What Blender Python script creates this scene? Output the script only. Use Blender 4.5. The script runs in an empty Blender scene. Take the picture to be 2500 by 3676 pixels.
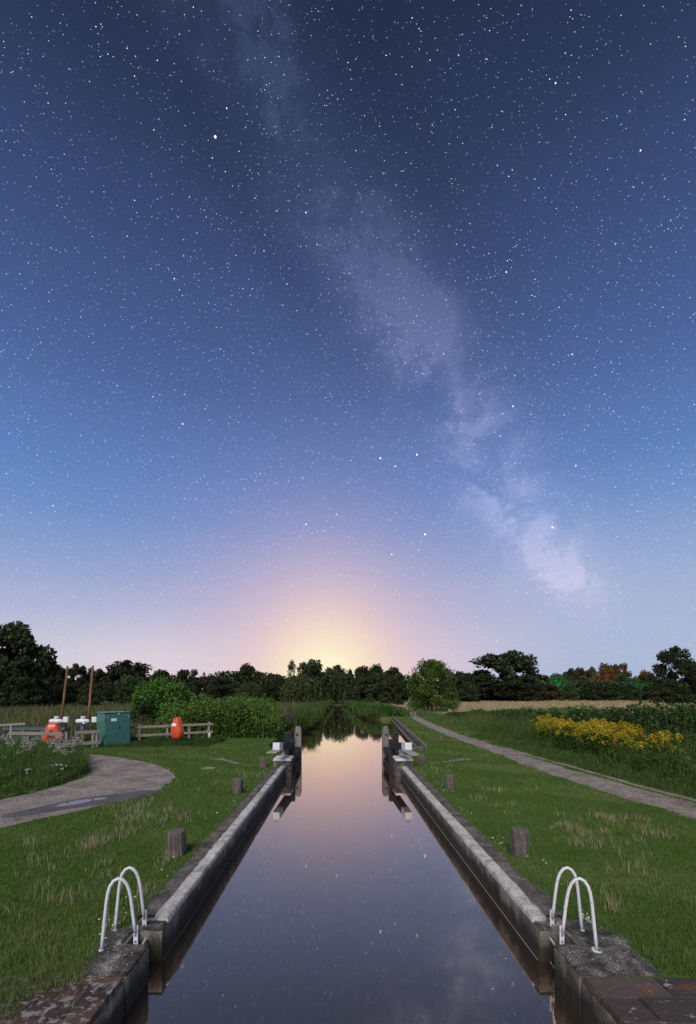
import bpy, math, random
import numpy as np
from mathutils import Vector, Matrix

R = math.radians
rng = np.random.default_rng(7)
random.seed(7)
sc = bpy.context.scene
col = sc.collection

# ------------------------------------------------------------------ camera
EYE = 2.70          # eye height above the lawn, metres
WATER = -0.39       # canal level
cam_d = bpy.data.cameras.new('camera')
cam = bpy.data.objects.new('camera', cam_d)
col.objects.link(cam)
cam.location = (0, 0, EYE)
cam.rotation_euler = (R(90), 0, 0)
cam_d.sensor_fit = 'HORIZONTAL'
cam_d.sensor_width = 36
cam_d.lens = 36 * 1040 / 1581
cam_d.shift_x = 0.0117
cam_d.shift_y = 0.263
cam_d.clip_start = 0.05
cam_d.clip_end = 6000
sc.camera = cam


def s2l(c):
    return tuple((v / 255 / 12.92) if v / 255 <= 0.04045 else ((v / 255 + 0.055) / 1.055) ** 2.4 for v in c)


# ------------------------------------------------------------------ night sky
world = bpy.data.worlds.new('World')
sc.world = world
world.use_nodes = True
nt = world.node_tree
nt.nodes.clear()


class NB:
    """small helper that writes node maths as expressions"""
    def __init__(self, tree):
        self.t = tree

    def n(self, typ, **kw):
        nd = self.t.nodes.new(typ)
        for k, v in kw.items():
            setattr(nd, k, v)
        return nd

    def put(self, sock, v):
        if isinstance(v, bpy.types.NodeSocket):
            self.t.links.new(v, sock)
        elif v is not None:
            sock.default_value = v

    def m(self, op, a, b=None, c=None, clamp=False):
        nd = self.n('ShaderNodeMath', operation=op, use_clamp=clamp)
        for i, v in enumerate((a, b, c)):
            if v is not None:
                self.put(nd.inputs[i], v)
        return nd.outputs[0]

    def vm(self, op, a, b=None, scale=None):
        nd = self.n('ShaderNodeVectorMath', operation=op)
        self.put(nd.inputs[0], a)
        if b is not None:
            self.put(nd.inputs[1], b)
        if scale is not None:
            self.put(nd.inputs['Scale'], scale)
        return nd.outputs['Value'] if op == 'DOT_PRODUCT' else nd.outputs[0]

    def mix(self, fac, a, b, blend='MIX'):
        nd = self.n('ShaderNodeMix', data_type='RGBA', blend_type=blend)
        self.put(nd.inputs[0], fac)
        for s, v in ((nd.inputs[6], a), (nd.inputs[7], b)):
            if isinstance(v, tuple) and len(v) == 3:
                v = (*v, 1)
            self.put(s, v)
        return nd.outputs[2]

    def ramp(self, fac, stops, interp='LINEAR'):
        nd = self.n('ShaderNodeValToRGB')
        cr = nd.color_ramp
        cr.interpolation = interp
        while len(cr.elements) < len(stops):
            cr.elements.new(0.5)
        for e, (p, c) in zip(cr.elements, stops):
            e.position = p
            if not isinstance(c, tuple):
                c = (c, c, c)
            e.color = (*c, 1)
        self.put(nd.inputs[0], fac)
        return nd.outputs[0]

    def noise(self, vec, scale, detail=4, rough=0.55, dist=0.0):
        nd = self.n('ShaderNodeTexNoise')
        self.put(nd.inputs['Vector'], vec)
        nd.inputs['Scale'].default_value = scale
        nd.inputs['Detail'].default_value = detail
        nd.inputs['Roughness'].default_value = rough
        nd.inputs['Distortion'].default_value = dist
        return nd.outputs['Fac']

    def smooth(self, v, lo, hi):
        nd = self.n('ShaderNodeMapRange', interpolation_type='SMOOTHSTEP', clamp=True)
        self.put(nd.inputs[0], v)
        self.put(nd.inputs[1], lo)
        self.put(nd.inputs[2], hi)
        return nd.outputs[0]


def sky_dir(x, y):
    return Vector(((x - 772) / 1040, 1.0, (1578 - y) / 1040)).normalized()


b = NB(nt)
tc = b.n('ShaderNodeTexCoord')
D = b.vm('NORMALIZE', tc.outputs['Generated'])
sx = b.n('ShaderNodeSeparateXYZ')
nt.links.new(D, sx.inputs[0])
dx, dy, dz = sx.outputs
el = b.m('ARCSINE', dz)
az = b.m('ARCTAN2', dx, dy)
base = b.ramp(b.m('ADD', el, 0.0, clamp=True), [
    (0.0, s2l((206, 200, 213))), (0.075, s2l((203, 203, 219))), (0.165, s2l((172, 181, 213))),
    (0.255, s2l((139, 161, 206))), (0.345, s2l((109, 142, 198))), (0.43, s2l((94, 127, 186))),
    (0.575, s2l((76, 100, 153))), (0.755, s2l((59, 76, 118))), (0.89, s2l((44, 57, 88))), (1.0, s2l((36, 47, 73)))])
# the sky is a little bluer and dimmer low on the right of the glow
rgt = b.m('MULTIPLY', b.smooth(az, 0.15, 0.5), b.smooth(el, 0.45, 0.0))
base = b.mix(b.m('MULTIPLY', rgt, 0.8), base, (*s2l((160, 180, 213)), 1))


def gauss(a0, e0, sa, se):
    q1 = b.m('POWER', b.m('DIVIDE', b.m('SUBTRACT', az, a0), sa), 2.0)
    q2 = b.m('POWER', b.m('DIVIDE', b.m('SUBTRACT', el, e0), se), 2.0)
    return b.m('EXPONENT', b.m('MULTIPLY', b.m('ADD', q1, q2), -1.0))


base = b.mix(b.m('MULTIPLY', gauss(-0.03, 0.0, 0.31, 0.31), 0.62), base, (*s2l((229, 184, 205)), 1))
base = b.mix(b.m('MULTIPLY', gauss(-0.38, 0.02, 0.16, 0.10), 0.5), base, (*s2l((236, 218, 222)), 1))
base = b.mix(b.m('MULTIPLY', gauss(-0.03, 0.0, 0.160, 0.210), 0.90), base, (*s2l((255, 216, 188)), 1))
base = b.mix(b.m('MULTIPLY', gauss(-0.03, 0.02, 0.100, 0.108), 1.0), base, (*s2l((255, 252, 210)), 1))
# galactic band
mwn = sky_dir(600, 150).cross(sky_dir(1300, 1370)).normalized()
sd = b.vm('DOT_PRODUCT', D, tuple(mwn))
warp = b.noise(D, 3.5, 5, 0.6)
sd2 = b.m('ADD', sd, b.m('MULTIPLY', b.m('SUBTRACT', warp, 0.5), 0.16))
band = b.m('EXPONENT', b.m('MULTIPLY', b.m('POWER', b.m('DIVIDE', sd2, 0.046), 2.0), -1.0))
wide = b.m('EXPONENT', b.m('MULTIPLY', b.m('POWER', b.m('DIVIDE', sd, 0.13), 2.0), -1.0))
cl = b.smooth(b.m('ADD', b.m('MULTIPLY', b.noise(D, 11.0, 9, 0.70, 0.35), 0.8), b.m('MULTIPLY', b.noise(D, 70.0, 5, 0.7), 0.2)), 0.43, 0.60)
lane = b.m('MULTIPLY', b.smooth(b.noise(D, 5.0, 6, 0.6, 0.8), 0.50, 0.60), b.m('EXPONENT', b.m('MULTIPLY', b.m('POWER', b.m('DIVIDE', b.m('ADD', sd2, -0.012), 0.045), 2.0), -1.0)))
mwi = b.m('MULTIPLY', b.m('ADD', b.m('MULTIPLY', band, b.m('ADD', b.m('MULTIPLY', cl, 0.85), 0.20)), b.m('MULTIPLY', wide, b.m('ADD', 0.12, b.m('MULTIPLY', cl, 0.14)))),
          b.m('MULTIPLY', b.smooth(el, 0.10, 0.26), b.m('SUBTRACT', 1.0, b.m('MULTIPLY', lane, 0.8))))
mwcol = b.ramp(b.m('ADD', el, 0.0, clamp=True), [(0.15, (0.24, 0.16, 0.13)), (0.35, (0.17, 0.14, 0.15)), (0.6, (0.095, 0.09, 0.13)), (0.8, (0.035, 0.04, 0.065)), (0.95, (0.022, 0.028, 0.052))])
for (px, py, rad, amt) in ((955, 745, .050, 1.35), (990, 720, .028, .8), (1090, 925, .06, .38), (1180, 1045, .045, .38), (1250, 1285, .06, .34), (1200, 1180, .05, .22), (905, 560, .05, .4), (600, 170, .08, .25), (770, 470, .05, .35)):
    g_ = b.m('EXPONENT', b.m('MULTIPLY', b.m('SUBTRACT', 1.0, b.vm('DOT_PRODUCT', D, tuple(sky_dir(px, py)))), -2.0 / rad ** 2))
    mwi = b.m('ADD', mwi, b.m('MULTIPLY', g_, b.m('MULTIPLY', b.m('ADD', cl, 0.45), amt * .75)))
base = b.mix(mwi, base, mwcol, 'ADD')
# dark rift beside the band, high up
rift = b.m('MULTIPLY', b.m('EXPONENT', b.m('MULTIPLY', b.m('POWER', b.m('DIVIDE', b.m('ADD', sd2, -0.10), 0.06), 2.0), -1.0)), b.smooth(el, 0.45, 0.9))
rift2 = b.m('MULTIPLY', b.m('EXPONENT', b.m('MULTIPLY', b.m('POWER', b.m('DIVIDE', b.m('ADD', sd2, 0.10), 0.06), 2.0), -1.0)), b.smooth(el, 0.45, 0.9))
base = b.mix(b.m('MULTIPLY', b.m('ADD', rift, rift2), 0.25), base, (*s2l((30, 40, 66)), 1))


def stars(scale, r, thr, gain, seed, dens=None):
    v = b.vm('MULTIPLY', D, (scale * 0.62, scale, scale * 1.15))
    v = b.vm('ADD', v, (seed, seed * 1.7, seed * 0.3))
    vo = b.n('ShaderNodeTexVoronoi', feature='F1', voronoi_dimensions='3D')
    nt.links.new(v, vo.inputs['Vector'])
    vo.inputs['Scale'].default_value = 1.0
    sp = b.n('ShaderNodeSeparateColor')
    nt.links.new(vo.outputs['Color'], sp.inputs[0])
    rnd = sp.outputs[0]
    t = thr if dens is None else b.m('SUBTRACT', thr, b.m('MULTIPLY', dens, 0.35))
    on = b.m('GREATER_THAN', rnd, t)
    br = b.m('ADD', b.m('MULTIPLY', b.m('POWER', sp.outputs[1], 3.0), 1.0), 0.18)
    rr = b.m('MULTIPLY', r, b.m('SUBTRACT', 1.0, b.m('MULTIPLY', el, 0.42)))
    core = b.smooth(vo.outputs['Distance'], rr, b.m('MULTIPLY', rr, 0.3))
    return b.m('MULTIPLY', b.m('MULTIPLY', core, on), b.m('MULTIPLY', br, gain))


dens_ = b.m('ADD', wide, b.m('MULTIPLY', b.m('SUBTRACT', b.noise(D, 6.0, 4, 0.6), 0.5), 2.6))
starlight = b.m('ADD', stars(175, 0.138, 0.10, 2.3, 3.1, dens_), stars(310, 0.22, 0.18, 1.5, 11.7, dens_))
starlight = b.m('ADD', starlight, stars(72, 0.056, 0.10, 3.0, 23.3))
# individually visible bright stars
for (px, py, rad, g) in [(489, 310, .0030, 3.0), (965, 1213, .0022, 5.0), (864, 1040, .0020, 4.0), (898, 1058, .0016, 4.0), (947, 1032, .0018, 4.0),
                         (1255, 1197, .0036, 1.2), (1308, 1057, .0030, 0.8), (1130, 1455, .0022, 1.4), (1165, 922, .0024, 1.4), (1008, 803, .0018, 1.3), (695, 482, .0020, 1.4),
                         (1262, 188, .0018, 1.6), (1455, 341, .0019, 1.6), (415, 962, .0022, 1.6), (890, 1258, .0016, 3.5), (695, 1190, .0015, 3.5), (765, 1168, .0014, 3.0),
                         (1150, 617, .0020, 1.5), (396, 632, .0018, 1.4), (120, 1148, .0020, 1.2), (515, 245, .0016, 1.5), (951, 1249, .0017, 1.5), (1300, 804, .002, 1.3)]:
    d = sky_dir(px, py)
    rad *= 0.50 + 0.35 * (1 - d.z)
    ang = b.m('ARCCOSINE', b.m('MINIMUM', b.vm('DOT_PRODUCT', D, tuple(d)), 1.0))
    starlight = b.m('ADD', starlight, b.m('MULTIPLY', b.smooth(ang, rad, rad * 0.3), g))
starlight = b.m('MULTIPLY', starlight, b.m('ADD', b.m('MULTIPLY', b.smooth(el, 0.02, 0.55), 0.75), 0.25))
skyc = b.mix(1.0, base, b.mix(1.0, (0.92, 0.95, 1.0, 1), starlight, 'MULTIPLY'), 'ADD')
bg = b.n('ShaderNodeBackground')
nt.links.new(skyc, bg.inputs[0])
bg.inputs[1].default_value = 1.0
wo = b.n('ShaderNodeOutputWorld')
nt.links.new(bg.outputs[0], wo.inputs[0])

# ------------------------------------------------------------------ sun (very soft, the brightened night foreground)
sun_d = bpy.data.lights.new('sun', 'SUN')
sun_d.energy = 3.5
sun_d.angle = R(26)
sun_d.color = (1.0, 0.94, 0.86)
sun = bpy.data.objects.new('sun', sun_d)
col.objects.link(sun)
sun.rotation_euler = (R(48), 0, R(-14))
sc.view_settings.view_transform = 'Standard'
sc.view_settings.look = 'None'
sc.view_settings.exposure = 0.0
sc.view_settings.gamma = 1.0
sc.view_settings.use_curve_mapping = False


# ------------------------------------------------------------------ materials
def new_mat(name):
    m = bpy.data.materials.new(name)
    m.use_nodes = True
    m.node_tree.nodes.clear()
    return m, NB(m.node_tree)


def finish(m, nb, color, rough=0.8, bump=None, bump_d=0.01, spec=0.3, metallic=0.0):
    p = nb.n('ShaderNodeBsdfPrincipled')
    nb.put(p.inputs['Base Color'], color if isinstance(color, bpy.types.NodeSocket) else (*color, 1))
    nb.put(p.inputs['Roughness'], rough)
    p.inputs['Specular IOR Level'].default_value = spec
    p.inputs['Metallic'].default_value = metallic
    if bump is not None:
        bn = nb.n('ShaderNodeBump')
        bn.inputs['Distance'].default_value = bump_d
        bn.inputs['Strength'].default_value = 1.0
        nb.put(bn.inputs['Height'], bump)
        nb.t.links.new(bn.outputs[0], p.inputs['Normal'])
    o = nb.n('ShaderNodeOutputMaterial')
    nb.t.links.new(p.outputs[0], o.inputs[0])
    return m


def pos(nb):
    return nb.n('ShaderNodeNewGeometry').outputs['Position']


def mottled(name, stops, scale=8, fine=60, rough=0.85, bump_d=0.006, spec=0.25, stretch=(1, 1, 1), local=False, fine_amt=0.35):
    m, nb = new_mat(name)
    v = nb.n('ShaderNodeTexCoord').outputs['Object'] if local else pos(nb)
    v = nb.vm('MULTIPLY', v, stretch)
    big = nb.noise(v, scale, 5, 0.6, 0.3)
    fin = nb.noise(v, fine, 3, 0.6)
    f = nb.m('ADD', nb.m('MULTIPLY', big, 1 - fine_amt), nb.m('MULTIPLY', fin, fine_amt))
    c = nb.ramp(f, stops)
    return finish(m, nb, c, rough, f, bump_d, spec)


def foliage_mat(name, cols, transl=0.25, vary=0.25):
    """leaf colours picked leaf by leaf (attribute 'tint') and a little plant by plant"""
    m, nb = new_mat(name)
    a = nb.n('ShaderNodeAttribute', attribute_name='tint')
    n = len(cols)
    c = nb.ramp(a.outputs['Fac'], [(i / (n - 1), k) for i, k in enumerate(cols)])
    oi = nb.n('ShaderNodeObjectInfo')
    hsv = nb.n('ShaderNodeHueSaturation')
    nb.put(hsv.inputs['Color'], c)
    nb.put(hsv.inputs['Value'], nb.m('ADD', nb.m('MULTIPLY', oi.outputs['Random'], vary * 2), 1 - vary))
    nb.put(hsv.inputs['Hue'], nb.m('ADD', nb.m('MULTIPLY', oi.outputs['Random'], 0.03), 0.485))
    d = nb.n('ShaderNodeBsdfPrincipled')
    nb.t.links.new(hsv.outputs[0], d.inputs['Base Color'])
    d.inputs['Roughness'].default_value = 0.6
    d.inputs['Specular IOR Level'].default_value = 0.15
    t = nb.n('ShaderNodeBsdfTranslucent')
    nb.t.links.new(hsv.outputs[0], t.inputs[0])
    mx = nb.n('ShaderNodeMixShader')
    mx.inputs[0].default_value = transl
    nb.t.links.new(d.outputs[0], mx.inputs[1])
    nb.t.links.new(t.outputs[0], mx.inputs[2])
    o = nb.n('ShaderNodeOutputMaterial')
    nb.t.links.new(mx.outputs[0], o.inputs[0])
    return m


M = {}
# ground: grass soil near, dry meadow right, rough field left, all with broad mottling
m, nb = new_mat('ground')
P = pos(nb)
sp = nb.n('ShaderNodeSeparateXYZ'); nb.t.links.new(P, sp.inputs[0])
n1 = nb.noise(P, 0.55, 5, 0.6); n2 = nb.noise(P, 9, 4, 0.65); n3 = nb.noise(P, 0.06, 3, 0.5)
lawn = nb.ramp(nb.m('ADD', nb.m('MULTIPLY', n1, 0.6), nb.m('MULTIPLY', n2, 0.4)), [(0.3, (.030, .066, .012)), (0.52, (.052, .104, .019)), (0.7, (.08, .125, .03))])
straw = nb.ramp(nb.noise(nb.vm('MULTIPLY', P, (0.15, 1, 1)), 0.35, 5, 0.6), [(0.3, (.24, .19, .105)), (0.55, (.40, .31, .18)), (0.75, (.30, .27, .14))])
olive = nb.ramp(n3, [(0.35, (.045, .065, .02)), (0.5, (.12, .105, .045)), (0.65, (.06, .08, .025))])
wob = nb.m('MULTIPLY', nb.m('SUBTRACT', n1, 0.5), 10)
fr = nb.m('MULTIPLY', nb.smooth(nb.m('ADD', sp.outputs[0], wob), 9, 14), nb.smooth(nb.m('ADD', sp.outputs[1], wob), 30, 44))
fl = nb.m('MULTIPLY', nb.smooth(sp.outputs[0], 8, 3), nb.smooth(nb.m('ADD', sp.outputs[1], wob), 28, 38))
c = nb.mix(fr, lawn, straw); c = nb.mix(fl, c, olive)
M['ground'] = finish(m, nb, c, 0.95, nb.m('ADD', n2, nb.m('MULTIPLY', n1, 2)), 0.02, 0.1)

# towpath / track grit
m, nb = new_mat('grit')
P = pos(nb)
a1 = nb.noise(P, 1.2, 5, 0.6, 0.4); a2 = nb.noise(P, 45, 4, 0.7); a3 = nb.noise(P, 160, 2, 0.6)
f = nb.m('ADD', nb.m('MULTIPLY', a1, 0.5), nb.m('MULTIPLY', nb.m('ADD', a2, a3), 0.25))
a4 = nb.noise(P, 4.5, 5, 0.7, 0.6)
f = nb.m('ADD', nb.m('MULTIPLY', f, 0.7), nb.m('MULTIPLY', a4, 0.3))
c = nb.ramp(f, [(0.38, (.085, .07, .062)), (0.5, (.22, .188, .170)), (0.62, (.34, .30, .275))])
M['grit'] = finish(m, nb, c, 0.9, nb.m('ADD', a2, a1), 0.012, 0.2)

# damp mud of the puddle rim
M['mud'] = mottled('mud', [(0.3, (.05, .042, .038)), (0.6, (.095, .08, .075)), (0.8, (.13, .115, .105))], 2.2, 40, 0.55, 0.01, 0.35)
M['strip'] = mottled('strip', [(0.39, (.032, .028, .027)), (0.48, (.08, .07, .066)), (0.56, (.14, .125, .118)), (0.66, (.25, .23, .22))], 3.0, 70, 0.92, 0.012, fine_amt=0.5)

# canal water: silty, mirror smooth
m, nb = new_mat('water')
P = pos(nb)
bn = nb.n('ShaderNodeBump'); bn.inputs['Distance'].default_value = 0.0012; bn.inputs['Strength'].default_value = 0.35
nb.put(bn.inputs['Height'], nb.noise(nb.vm('MULTIPLY', P, (1.0, 0.4, 1)), 1.6, 3, 0.5))
lw = nb.n('ShaderNodeLayerWeight'); lw.inputs['Blend'].default_value = 0.5
f3 = nb.m('POWER', lw.outputs['Facing'], 2.6)
dif = nb.n('ShaderNodeBsdfDiffuse'); dif.inputs['Color'].default_value = (.026, .020, .019, 1)
gl = nb.n('ShaderNodeBsdfGlossy'); gl.inputs['Roughness'].default_value = 0.035
nb.put(gl.inputs['Color'], nb.mix(f3, (1.0, .76, .52), (1.0, .96, .95)))
nb.t.links.new(bn.outputs[0], gl.inputs['Normal'])
mx = nb.n('ShaderNodeMixShader')
nb.put(mx.inputs[0], nb.m('ADD', nb.m('MULTIPLY', f3, 0.66), 0.34))
nb.t.links.new(dif.outputs[0], mx.inputs[1]); nb.t.links.new(gl.outputs[0], mx.inputs[2])
o = nb.n('ShaderNodeOutputMaterial'); nb.t.links.new(mx.outputs[0], o.inputs[0])
M['water'] = m
m, nb = new_mat('puddle_water')
p = nb.n('ShaderNodeBsdfPrincipled')
p.inputs['Base Color'].default_value = (.08, .068, .062, 1); p.inputs['Roughness'].default_value = 0.03; p.inputs['IOR'].default_value = 1.6
o = nb.n('ShaderNodeOutputMaterial'); nb.t.links.new(p.outputs[0], o.inputs[0])
M['puddle'] = m

# lock wall concrete: stained, streaked downwards, slimy near the water, colour darkened higher up so its reflection reads dark
m, nb = new_mat('lock_concrete')
P = pos(nb)
sp = nb.n('ShaderNodeSeparateXYZ'); nb.t.links.new(P, sp.inputs[0])
st = nb.noise(nb.vm('MULTIPLY', P, (2.6, 2.6, 0.9)), 1.3, 8, 0.7, 1.2)
bl = nb.noise(P, 2.6, 6, 0.65, 0.5); fi = nb.noise(P, 55, 3, 0.7)
f = nb.m('ADD', nb.m('MULTIPLY', st, 0.45), nb.m('ADD', nb.m('MULTIPLY', bl, 0.35), nb.m('MULTIPLY', fi, 0.2)))
c = nb.ramp(f, [(0.40, (.030, .027, .023)), (0.47, (.10, .090, .074)), (0.53, (.18, .163, .136)), (0.61, (.36, .33, .29))])
slime_refl_dark = nb.m('MULTIPLY', nb.smooth(nb.m('ADD', sp.outputs[2], nb.m('MULTIPLY', nb.m('SUBTRACT', bl, 0.5), 0.25)), -0.05, -0.24), 0.93)
c = nb.mix(slime_refl_dark, c, (*(.016, .018, .011), 1))
moss = nb.m('MULTIPLY', nb.smooth(nb.noise(P, 4.5, 5, 0.7), 0.55, 0.7), 0.5)
c = nb.mix(moss, c, (*(.05, .052, .02), 1))
M['wall'] = finish(m, nb, c, 0.85, f, 0.02, 0.3)

# pale worn coping with dark chips
m, nb = new_mat('coping')
P = pos(nb)
bl = nb.noise(P, 3.5, 6, 0.65, 0.4); fi = nb.noise(P, 48, 4, 0.7); sc_ = nb.noise(P, 16, 4, 0.7, 0.4)
f = nb.m('ADD', nb.m('MULTIPLY', bl, 0.45), nb.m('MULTIPLY', fi, 0.55))
c = nb.ramp(f, [(0.40, (.16, .15, .14)), (0.48, (.36, .345, .33)), (0.57, (.56, .54, .52))])
c = nb.mix(nb.m('MULTIPLY', nb.smooth(sc_, 0.60, 0.70), 0.75), c, (*(.08, .075, .07), 1))
M['coping'] = finish(m, nb, c, 0.85, f, 0.012, 0.3)
M['platform'] = mottled('platform', [(0.40, (.020, .019, .019)), (0.475, (.062, .057, .054)), (0.54, (.115, .107, .10)), (0.63, (.30, .29, .28))], 4.5, 55, 0.9, 0.016, fine_amt=0.42)
m, nb = new_mat('painted_brick')
P = pos(nb)
fl_ = nb.noise(P, 11, 6, 0.7, 0.5); fi = nb.noise(P, 60, 3, 0.7)
oi = nb.n('ShaderNodeObjectInfo')
br_ = nb.ramp(nb.m('ADD', nb.m('MULTIPLY', fi, 0.5), nb.m('MULTIPLY', oi.outputs['Random'], 0.5)), [(0.2, (.03, .022, .02)), (0.5, (.06, .036, .03)), (0.8, (.10, .06, .048))])
c = nb.mix(nb.smooth(fl_, 0.52, 0.60), br_, (*(.21, .20, .20), 1))
M['brick_left'] = finish(m, nb, c, 0.85, nb.m('ADD', fl_, fi), 0.008, 0.3)
m, nb = new_mat('worn_brick')
P = pos(nb)
fl_ = nb.noise(nb.vm('MULTIPLY', P, (1, 2.4, 1)), 9, 6, 0.7, 0.5); fi = nb.noise(P, 60, 3, 0.7)
oi = nb.n('ShaderNodeObjectInfo')
br_ = nb.ramp(nb.m('ADD', nb.m('MULTIPLY', fi, 0.5), nb.m('MULTIPLY', oi.outputs['Random'], 0.5)), [(0.2, (.035, .030, .029)), (0.5, (.055, .042, .039)), (0.8, (.085, .062, .056))])
c = nb.mix(nb.m('MULTIPLY', nb.smooth(fl_, 0.60, 0.66), 0.8), br_, (*(.34, .32, .31), 1))
rust = nb.smooth(nb.noise(P, 2.3, 4, 0.6), 0.62, 0.70)
c = nb.mix(nb.m('MULTIPLY', rust, 0.45), c, (*(.20, .075, .02), 1))
M['brick_right'] = finish(m, nb, c, 0.85, nb.m('ADD', fl_, fi), 0.01, 0.3)


def paint(name, c, chips=(.18, .12, .08), amount=0.68, rough=0.45, scale=14):
    m, nb = new_mat(name)
    P = pos(nb)
    a = nb.noise(P, scale, 5, 0.65); b2 = nb.noise(P, 2.5, 4, 0.6)
    cc = nb.mix(nb.m('MULTIPLY', b2, 0.35), (*c, 1), (*tuple(k * 0.72 for k in c), 1))
    cc = nb.mix(nb.smooth(a, amount, amount + 0.04), cc, (*chips, 1))
    return finish(m, nb, cc, rough, a, 0.002, 0.45)


M['white_paint'] = paint('white_paint', (.58, .58, .63), (.22, .16, .12), 0.63, scale=22)
M['dull_white_paint'] = paint('dull_white_paint', (.55, .55, .56), (.12, .11, .10), 0.58, 0.7, 9)
M['beam_white'] = paint('beam_white', (.60, .61, .66), (.4, .38, .36), 0.72, 0.6)
M['black_paint'] = paint('black_paint', (.010, .010, .013), (.03, .027, .025), 0.7, 0.75)
M['steel_blue'] = paint('steel_blue', (.07, .095, .125), (.16, .15, .14), 0.66, 0.5)
M['green_paint'] = paint('green_paint', (.055, .165, .145), (.07, .12, .10), 0.75, 0.22, 3)
M['orange'] = paint('orange', (.58, .085, .028), (.40, .05, .015), 0.72, 0.4)
M['dark_red'] = paint('dark_red', (.16, .014, .008), (.10, .01, .006), 0.75, 0.6)
M['label_white'] = paint('label_white', (.8, .82, .85), (.5, .5, .5), 0.75)
M['label_green'] = paint('label_green', (.16, .30, .26), (.1, .2, .17), 0.75, 0.3)
M['actuator'] = paint('actuator', (.66, .66, .74), (.35, .35, .38), 0.72, 0.35)
M['box_white'] = paint('box_white', (.66, .68, .66), (.4, .4, .38), 0.74, 0.5)
M['black_metal'] = paint('black_metal', (.014, .014, .015), (.08, .06, .05), 0.68, 0.45)
M['fence_wood'] = mottled('fence_wood', [(0.3, (.10, .088, .07)), (0.5, (.21, .185, .15)), (0.7, (.32, .29, .25))], 3, 30, 0.9, 0.006, stretch=(0.5, 3, 3), fine_amt=0.45)
M['fence_post'] = mottled('fence_post', [(0.3, (.10, .088, .07)), (0.5, (.20, .18, .15)), (0.7, (.32, .30, .27))], 3, 30, 0.9, 0.006, stretch=(3, 3, 0.4), fine_amt=0.45)
M['pole_wood'] = mottled('pole_wood', [(0.3, (.05, .026, .014)), (0.5, (.17, .085, .042)), (0.68, (.34, .20, .11)), (0.8, (.5, .36, .24))], 2, 26, 0.75, 0.004, stretch=(3, 3, 0.3))
M['bollard_wood'] = mottled('bollard_wood', [(0.32, (.028, .024, .022)), (0.5, (.10, .084, .072)), (0.68, (.20, .175, .155))], 7, 45, 0.92, 0.014, stretch=(3, 3, 0.35), fine_amt=0.4)
M['gate_wood'] = mottled('gate_wood', [(0.3, (.05, .045, .042)), (0.5, (.15, .138, .132)), (0.7, (.26, .245, .235))], 4, 40, 0.9, 0.01, stretch=(3, 3, 0.3))
M['bark'] = mottled('bark', [(0.3, (.022, .018, .014)), (0.6, (.06, .05, .04)), (0.8, (.10, .085, .07))], 6, 40, 0.95, 0.02, stretch=(2, 2, 0.5))
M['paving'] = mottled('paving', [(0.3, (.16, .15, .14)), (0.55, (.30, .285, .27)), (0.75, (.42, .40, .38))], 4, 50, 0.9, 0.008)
M['timber'] = mottled('timber', [(0.3, (.05, .045, .036)), (0.5, (.12, .11, .09)), (0.7, (.22, .20, .17))], 2, 30, 0.9, 0.01, stretch=(3, 0.5, 3))
M['speck'] = mottled('speck', [(0.3, (.4, .42, .36)), (0.7, (.65, .66, .6))], 3, 20, 0.8, 0.001)
M['swan_white'] = mottled('swan_white', [(0.3, (.6, .6, .6)), (0.7, (.8, .8, .8))], 8, 40, 0.9, 0.001)
M['slate'] = mottled('slate', [(0.3, (.10, .11, .12)), (0.7, (.2, .21, .22))], 3, 20, 0.6, 0.004)
M['pale_trim'] = paint('pale_trim', (.7, .72, .74), (.5, .5, .5), 0.75)
M['brickwall'] = mottled('brickwall', [(0.3, (.12, .06, .04)), (0.7, (.22, .12, .08))], 3, 20, 0.9, 0.004)
# foliage (real leaf reflectances)
M['grass'] = foliage_mat('grass', [(.058, .102, .019), (.092, .148, .032), (.128, .184, .048), (.175, .205, .07)], 0.3, 0.0)
M['tall_grass'] = foliage_mat('tall_grass', [(.04, .085, .018), (.075, .13, .03), (.13, .16, .05), (.26, .24, .12)], 0.3, 0.0)
M['reed'] = foliage_mat('reed', [(.022, .055, .014), (.04, .09, .02), (.07, .12, .03), (.12, .14, .05)], 0.3, 0.0)
M['straw'] = foliage_mat('straw', [(.24, .23, .12), (.36, .32, .18), (.48, .42, .26)], 0.3, 0.0)
M['meadow_straw'] = foliage_mat('meadow_straw', [(.20, .17, .08), (.34, .27, .15), (.45, .36, .21)], 0.25, 0.0)
M['field_grass'] = foliage_mat('field_grass', [(.05, .075, .022), (.09, .105, .035), (.17, .15, .07), (.15, .11, .085)], 0.3, 0.0)
M['weed'] = foliage_mat('weed', [(.030, .070, .014), (.058, .122, .022), (.11, .185, .036)], 0.3, 0.0)
M['bramble'] = foliage_mat('bramble', [(.018, .045, .013), (.035, .075, .02), (.07, .12, .032)], 0.25, 0.0)
M['nettle'] = foliage_mat('nettle', [(.055, .12, .02), (.11, .20, .036), (.18, .28, .06)], 0.3, 0.0)
M['gold'] = foliage_mat('gold', [(.24, .18, .012), (.42, .32, .02), (.58, .46, .04)], 0.25, 0.1)
M['white_flower'] = foliage_mat('white_flower', [(.5, .48, .42), (.72, .72, .68)], 0.3, 0.0)
M['seedhead'] = foliage_mat('seedhead', [(.30, .26, .22), (.45, .42, .38), (.6, .57, .52)], 0.35, 0.0)
M['purple'] = foliage_mat('purple', [(.10, .04, .13), (.20, .09, .24)], 0.3, 0.0)
M['oak_leaf'] = foliage_mat('oak_leaf', [(.020, .028, .012), (.032, .042, .017), (.050, .062, .026)], 0.2, 0.25)
M['mid_leaf'] = foliage_mat('mid_leaf', [(.026, .042, .016), (.042, .064, .022), (.066, .09, .032)], 0.2, 0.25)
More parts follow.
